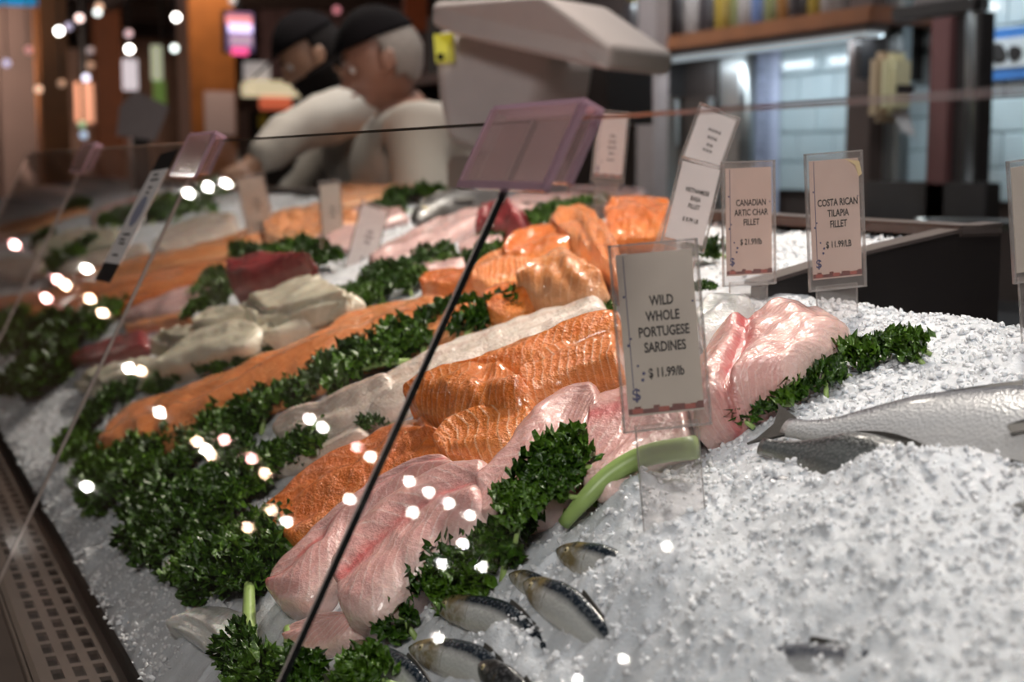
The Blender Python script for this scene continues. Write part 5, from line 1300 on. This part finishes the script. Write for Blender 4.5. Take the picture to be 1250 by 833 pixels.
def person(label, head_c, face_dir, nod, pelvis, chest, sh_w, arms, skin, coat, hair, cap_tilt=0, beard=None, hair_long=False):
    H = Vector(head_c)
    fd = Vector((*face_dir, 0)).normalized(); lf = Vector((0, 0, 1)).cross(fd)          # left of the person
    root = empty('person', (pelvis[0], pelvis[1], 0), label, 'person')
    pel = Vector(pelvis); ch_ = Vector(chest)
    mat4 = Matrix.Translation(H) @ Matrix((lf*-1, fd, Vector((0, 0, 1)))).transposed().to_4x4() @ Matrix.Rotation(-R(nod), 4, 'X')
    neck0 = ch_ + Vector((0, 0, .165)) + fd*.02; neck1 = H + mat4.to_3x3() @ Vector((0, -.035, -.085))
    chains = [[(pel, .14), ((pel+ch_)/2, .135), (ch_, .150), (ch_+Vector((0, 0, .13)), .12), (neck0, .058), (neck1, .056)]]
    hands, sleeves = [], []
    for sgn, (elb, wr, fw, pn) in zip((1, -1), arms):
        sh = ch_ + Vector((0, 0, .13)) + lf*sgn*sh_w; elb, wr = Vector(elb), Vector(wr)
        chains.append([(ch_+Vector((0, 0, .13)), .12), (sh, .062), ((sh+elb)/2, .050), (elb, .042), ((elb+wr)/2, .037), (wr, .026)])
        sleeves.append([(ch_+Vector((0, 0, .13)), .15), (sh, .088), ((sh+elb)/2, .078), (elb, .070), ((elb+wr)/2, .060), (elb.lerp(wr, .92), .050)])
        fw, pn = Vector(fw), Vector(pn); chains += [[(Vector(wr), .026)] + c[1:] if (c[0][0]-wr).length < 1e-6 else c for c in hand(wr, fw, pn, pn.cross(fw)*sgn)]
    for sgn in (1, -1):
        hip = pel + lf*sgn*.095 - Vector((0, 0, .06)); kn = hip + Vector((0, 0, -.41)) + fd*.02; an = Vector((kn.x, kn.y, .09)) - fd*.03
        chains.append([(pel, .14), (hip, .092), (kn, .060), (an, .042), (Vector((an.x, an.y, .045)) + fd*.05, .042), (Vector((an.x, an.y, .035)) + fd*.17, .035)])
    me = skin_mesh(chains); bm = bmesh.new(); bm.from_mesh(me)
    head_bm(bm, mat4, 1.0)
    o = bm_obj('body', bm, skin, None, True)
    md = o.modifiers.new('r', 'REMESH'); md.mode = 'VOXEL'; md.voxel_size = .0065; md.use_smooth_shade = True
    world_child(o, root)
    # coat: torso and sleeves, open at neck, cuffs and hem
    cch = [[(pel-Vector((0, 0, .32)), (.20, .16)), (pel, (.18, .165)), ((pel+ch_)/2, (.18, .16)), (ch_, .185), (ch_+Vector((0, 0, .13)), .15), (ch_+Vector((0, 0, .165))+fd*.015, .085)]] + sleeves
    m2 = skin_mesh(cch); m2.name = 'coat'; m2.materials.append(coat)
    m2.polygons.foreach_set('use_smooth', [True]*len(m2.polygons))
    c_o = bpy.data.objects.new('coat', m2); COL.objects.link(c_o); world_child(c_o, root)
    tx = bpy.data.textures.new('folds', 'CLOUDS'); tx.noise_scale = .10
    dm = c_o.modifiers.new('f', 'DISPLACE'); dm.texture = tx; dm.strength = .035; dm.mid_level = .5; dm.texture_coords = 'LOCAL'
    # collar
    cp = []
    for k in range(17):
        t = 6.2832*k/16; cp.append(neck0 + Vector((0, 0, -.005)) + lf*math.cos(t)*.078 + fd*math.sin(t)*.075 + Vector((0, 0, .018*(-math.sin(t)))))
    V, F = tube(cp, .017, 8, False); world_child(mesh_obj('collar', V, F, coat, None, True), root)
    # trousers and shoes as clothing over the legs
    leg = []
    for sgn in (1, -1):
        hip = pel + lf*sgn*.095 - Vector((0, 0, .06)); kn = hip + Vector((0, 0, -.41)) + fd*.02; an = Vector((kn.x, kn.y, .10)) - fd*.03
        leg.append([(pel-Vector((0, 0, .02)), .15), (hip, .105), (kn, .080), (an, .070)])
        V, F = tube([Vector((an.x, an.y, .05)) - fd*.06, Vector((an.x, an.y, .055)), Vector((an.x, an.y, .05)) + fd*.10, Vector((an.x, an.y, .04)) + fd*.21], [.045, .052, .050, .034], 12)
        world_child(mesh_obj('shoe', V, F, M['black'], None, True), root)
    m3 = skin_mesh(leg); m3.name = 'trousers'; m3.materials.append(M['trousers']); m3.polygons.foreach_set('use_smooth', [True]*len(m3.polygons))
    t_o = bpy.data.objects.new('trousers', m3); COL.objects.link(t_o); world_child(t_o, root)
    # hair shell, cap with peak, beard, eyes, mouth
    def shell(nm, mat, test, grow, parent=root):
        b2 = bmesh.new(); head_bm(b2, Matrix.Identity(4), 1.0)
        bmesh.ops.delete(b2, geom=[v for v in b2.verts if not test(v.co) or abs(v.co.x) > .0795], context='VERTS')
        for v in b2.verts: v.co *= grow
        r = bmesh.ops.solidify(b2, geom=list(b2.faces), thickness=-.010)
        bmesh.ops.transform(b2, matrix=mat4, verts=b2.verts)
        return world_child(bm_obj(nm, b2, mat, None, True), parent)
    shell('hair', hair, lambda c: (c.z > -.055 - .02*(c.y < -.03) and c.y < .012 - (.03-c.z)*.25) or c.z > .07, 1.035)
    cap = shell('cap', M['cap'], lambda c: c.z > .042 + .10*max(0, -c.y-.0)*-.55 and c.z > .030, 1.10)
    pk = []
    for k in range(13):
        t = math.pi*k/12; pk.append(Vector((math.cos(t)*.078, .066+math.sin(t)*.125, .056-.024*math.sin(t))))
    V, F = prism([mat4 @ p for p in pk], (0, 0, .006)); world_child(fix_normals(mesh_obj('cap_peak', V, F, M['cap'])), cap)
    if beard: shell('beard', beard, lambda c: c.z < -.035 and c.y > -.03 and not (c.z > -.047 and abs(c.x) < .02) and not (c.z > -.060 and c.y > .085 and abs(c.x) < .012), 1.06)
    for sx in (-1, 1):
        b2 = bmesh.new(); bmesh.ops.create_uvsphere(b2, u_segments=12, v_segments=8, radius=.0115)
        bmesh.ops.transform(b2, matrix=mat4 @ Matrix.Translation((sx*.031, .076, .004)), verts=b2.verts); e = world_child(bm_obj('eye', b2, M['eyewhite'], None, True), root)
        b2 = bmesh.new(); bmesh.ops.create_uvsphere(b2, u_segments=10, v_segments=6, radius=.0055)
        bmesh.ops.transform(b2, matrix=mat4 @ Matrix.Translation((sx*.031, .0835, .002)), verts=b2.verts); pu = bm_obj('pupil', b2, M['eye'], None, True); pu.parent = e; pu.matrix_parent_inverse = parent_matrix(e).inverted()
        if True:
            V, F = tube([mat4 @ Vector((sx*.016, .098, .023)), mat4 @ Vector((sx*.030, .096, .028)), mat4 @ Vector((sx*.046, .084, .022))], [.003, .004, .002], 6)
            world_child(mesh_obj('eyebrow', V, F, hair, None, True), root)
    V, F = tube([mat4 @ Vector((-.024, .086, -.055)), mat4 @ Vector((0, .100, -.054)), mat4 @ Vector((.024, .086, -.055))], [.002, .005, .002], 6)
    world_child(mesh_obj('mouth', V, F, M['lip'], None, True), root)
    return root
h2 = P(466, 74, 3.55)
c2 = h2 + Vector((.06, .02, 0))
person('older person with grey hair, black cap and white coat looking down beside the scale', h2, (-.93, .25), 22,
       (h2.x+.15, h2.y+.02, .96), (h2.x+.085, h2.y+.02, h2.z-.30), .185,
       [((c2.x-.06, c2.y-.26, 1.10), (c2.x-.28, c2.y-.22, 1.05), (-1, .1, -.1), (0, 0, -1)), ((c2.x-.04, c2.y+.26, 1.10), (c2.x-.28, c2.y+.20, 1.05), (-1, -.1, -.1), (0, 0, -1))],
       M['skin_old'], M['coat'], M['hair_grey'])
h1 = P(381, 68, 4.25)
c1 = P(425, 165, 4.35)
e1 = P(352, 165, 4.0); w1 = P(305, 205, 3.9)
person('bearded person in black cap and white coat bending over the far fish', h1, (-.90, .15), 32,
       (c1.x+.20, c1.y+.05, .95), (c1.x+.08, c1.y, h1.z-.255), .19,
       [(tuple(e1), tuple(w1), (-.8, .2, -.5), (-.3, 0, -1)), ((c1.x-.10, c1.y+.27, 1.18), (c1.x-.36, c1.y+.22, 1.10), (-1, -.1, -.4), (0, 0, -1))],
       M['skin_young'], M['coat2'], M['hair_black'], beard=M['hair_black'])
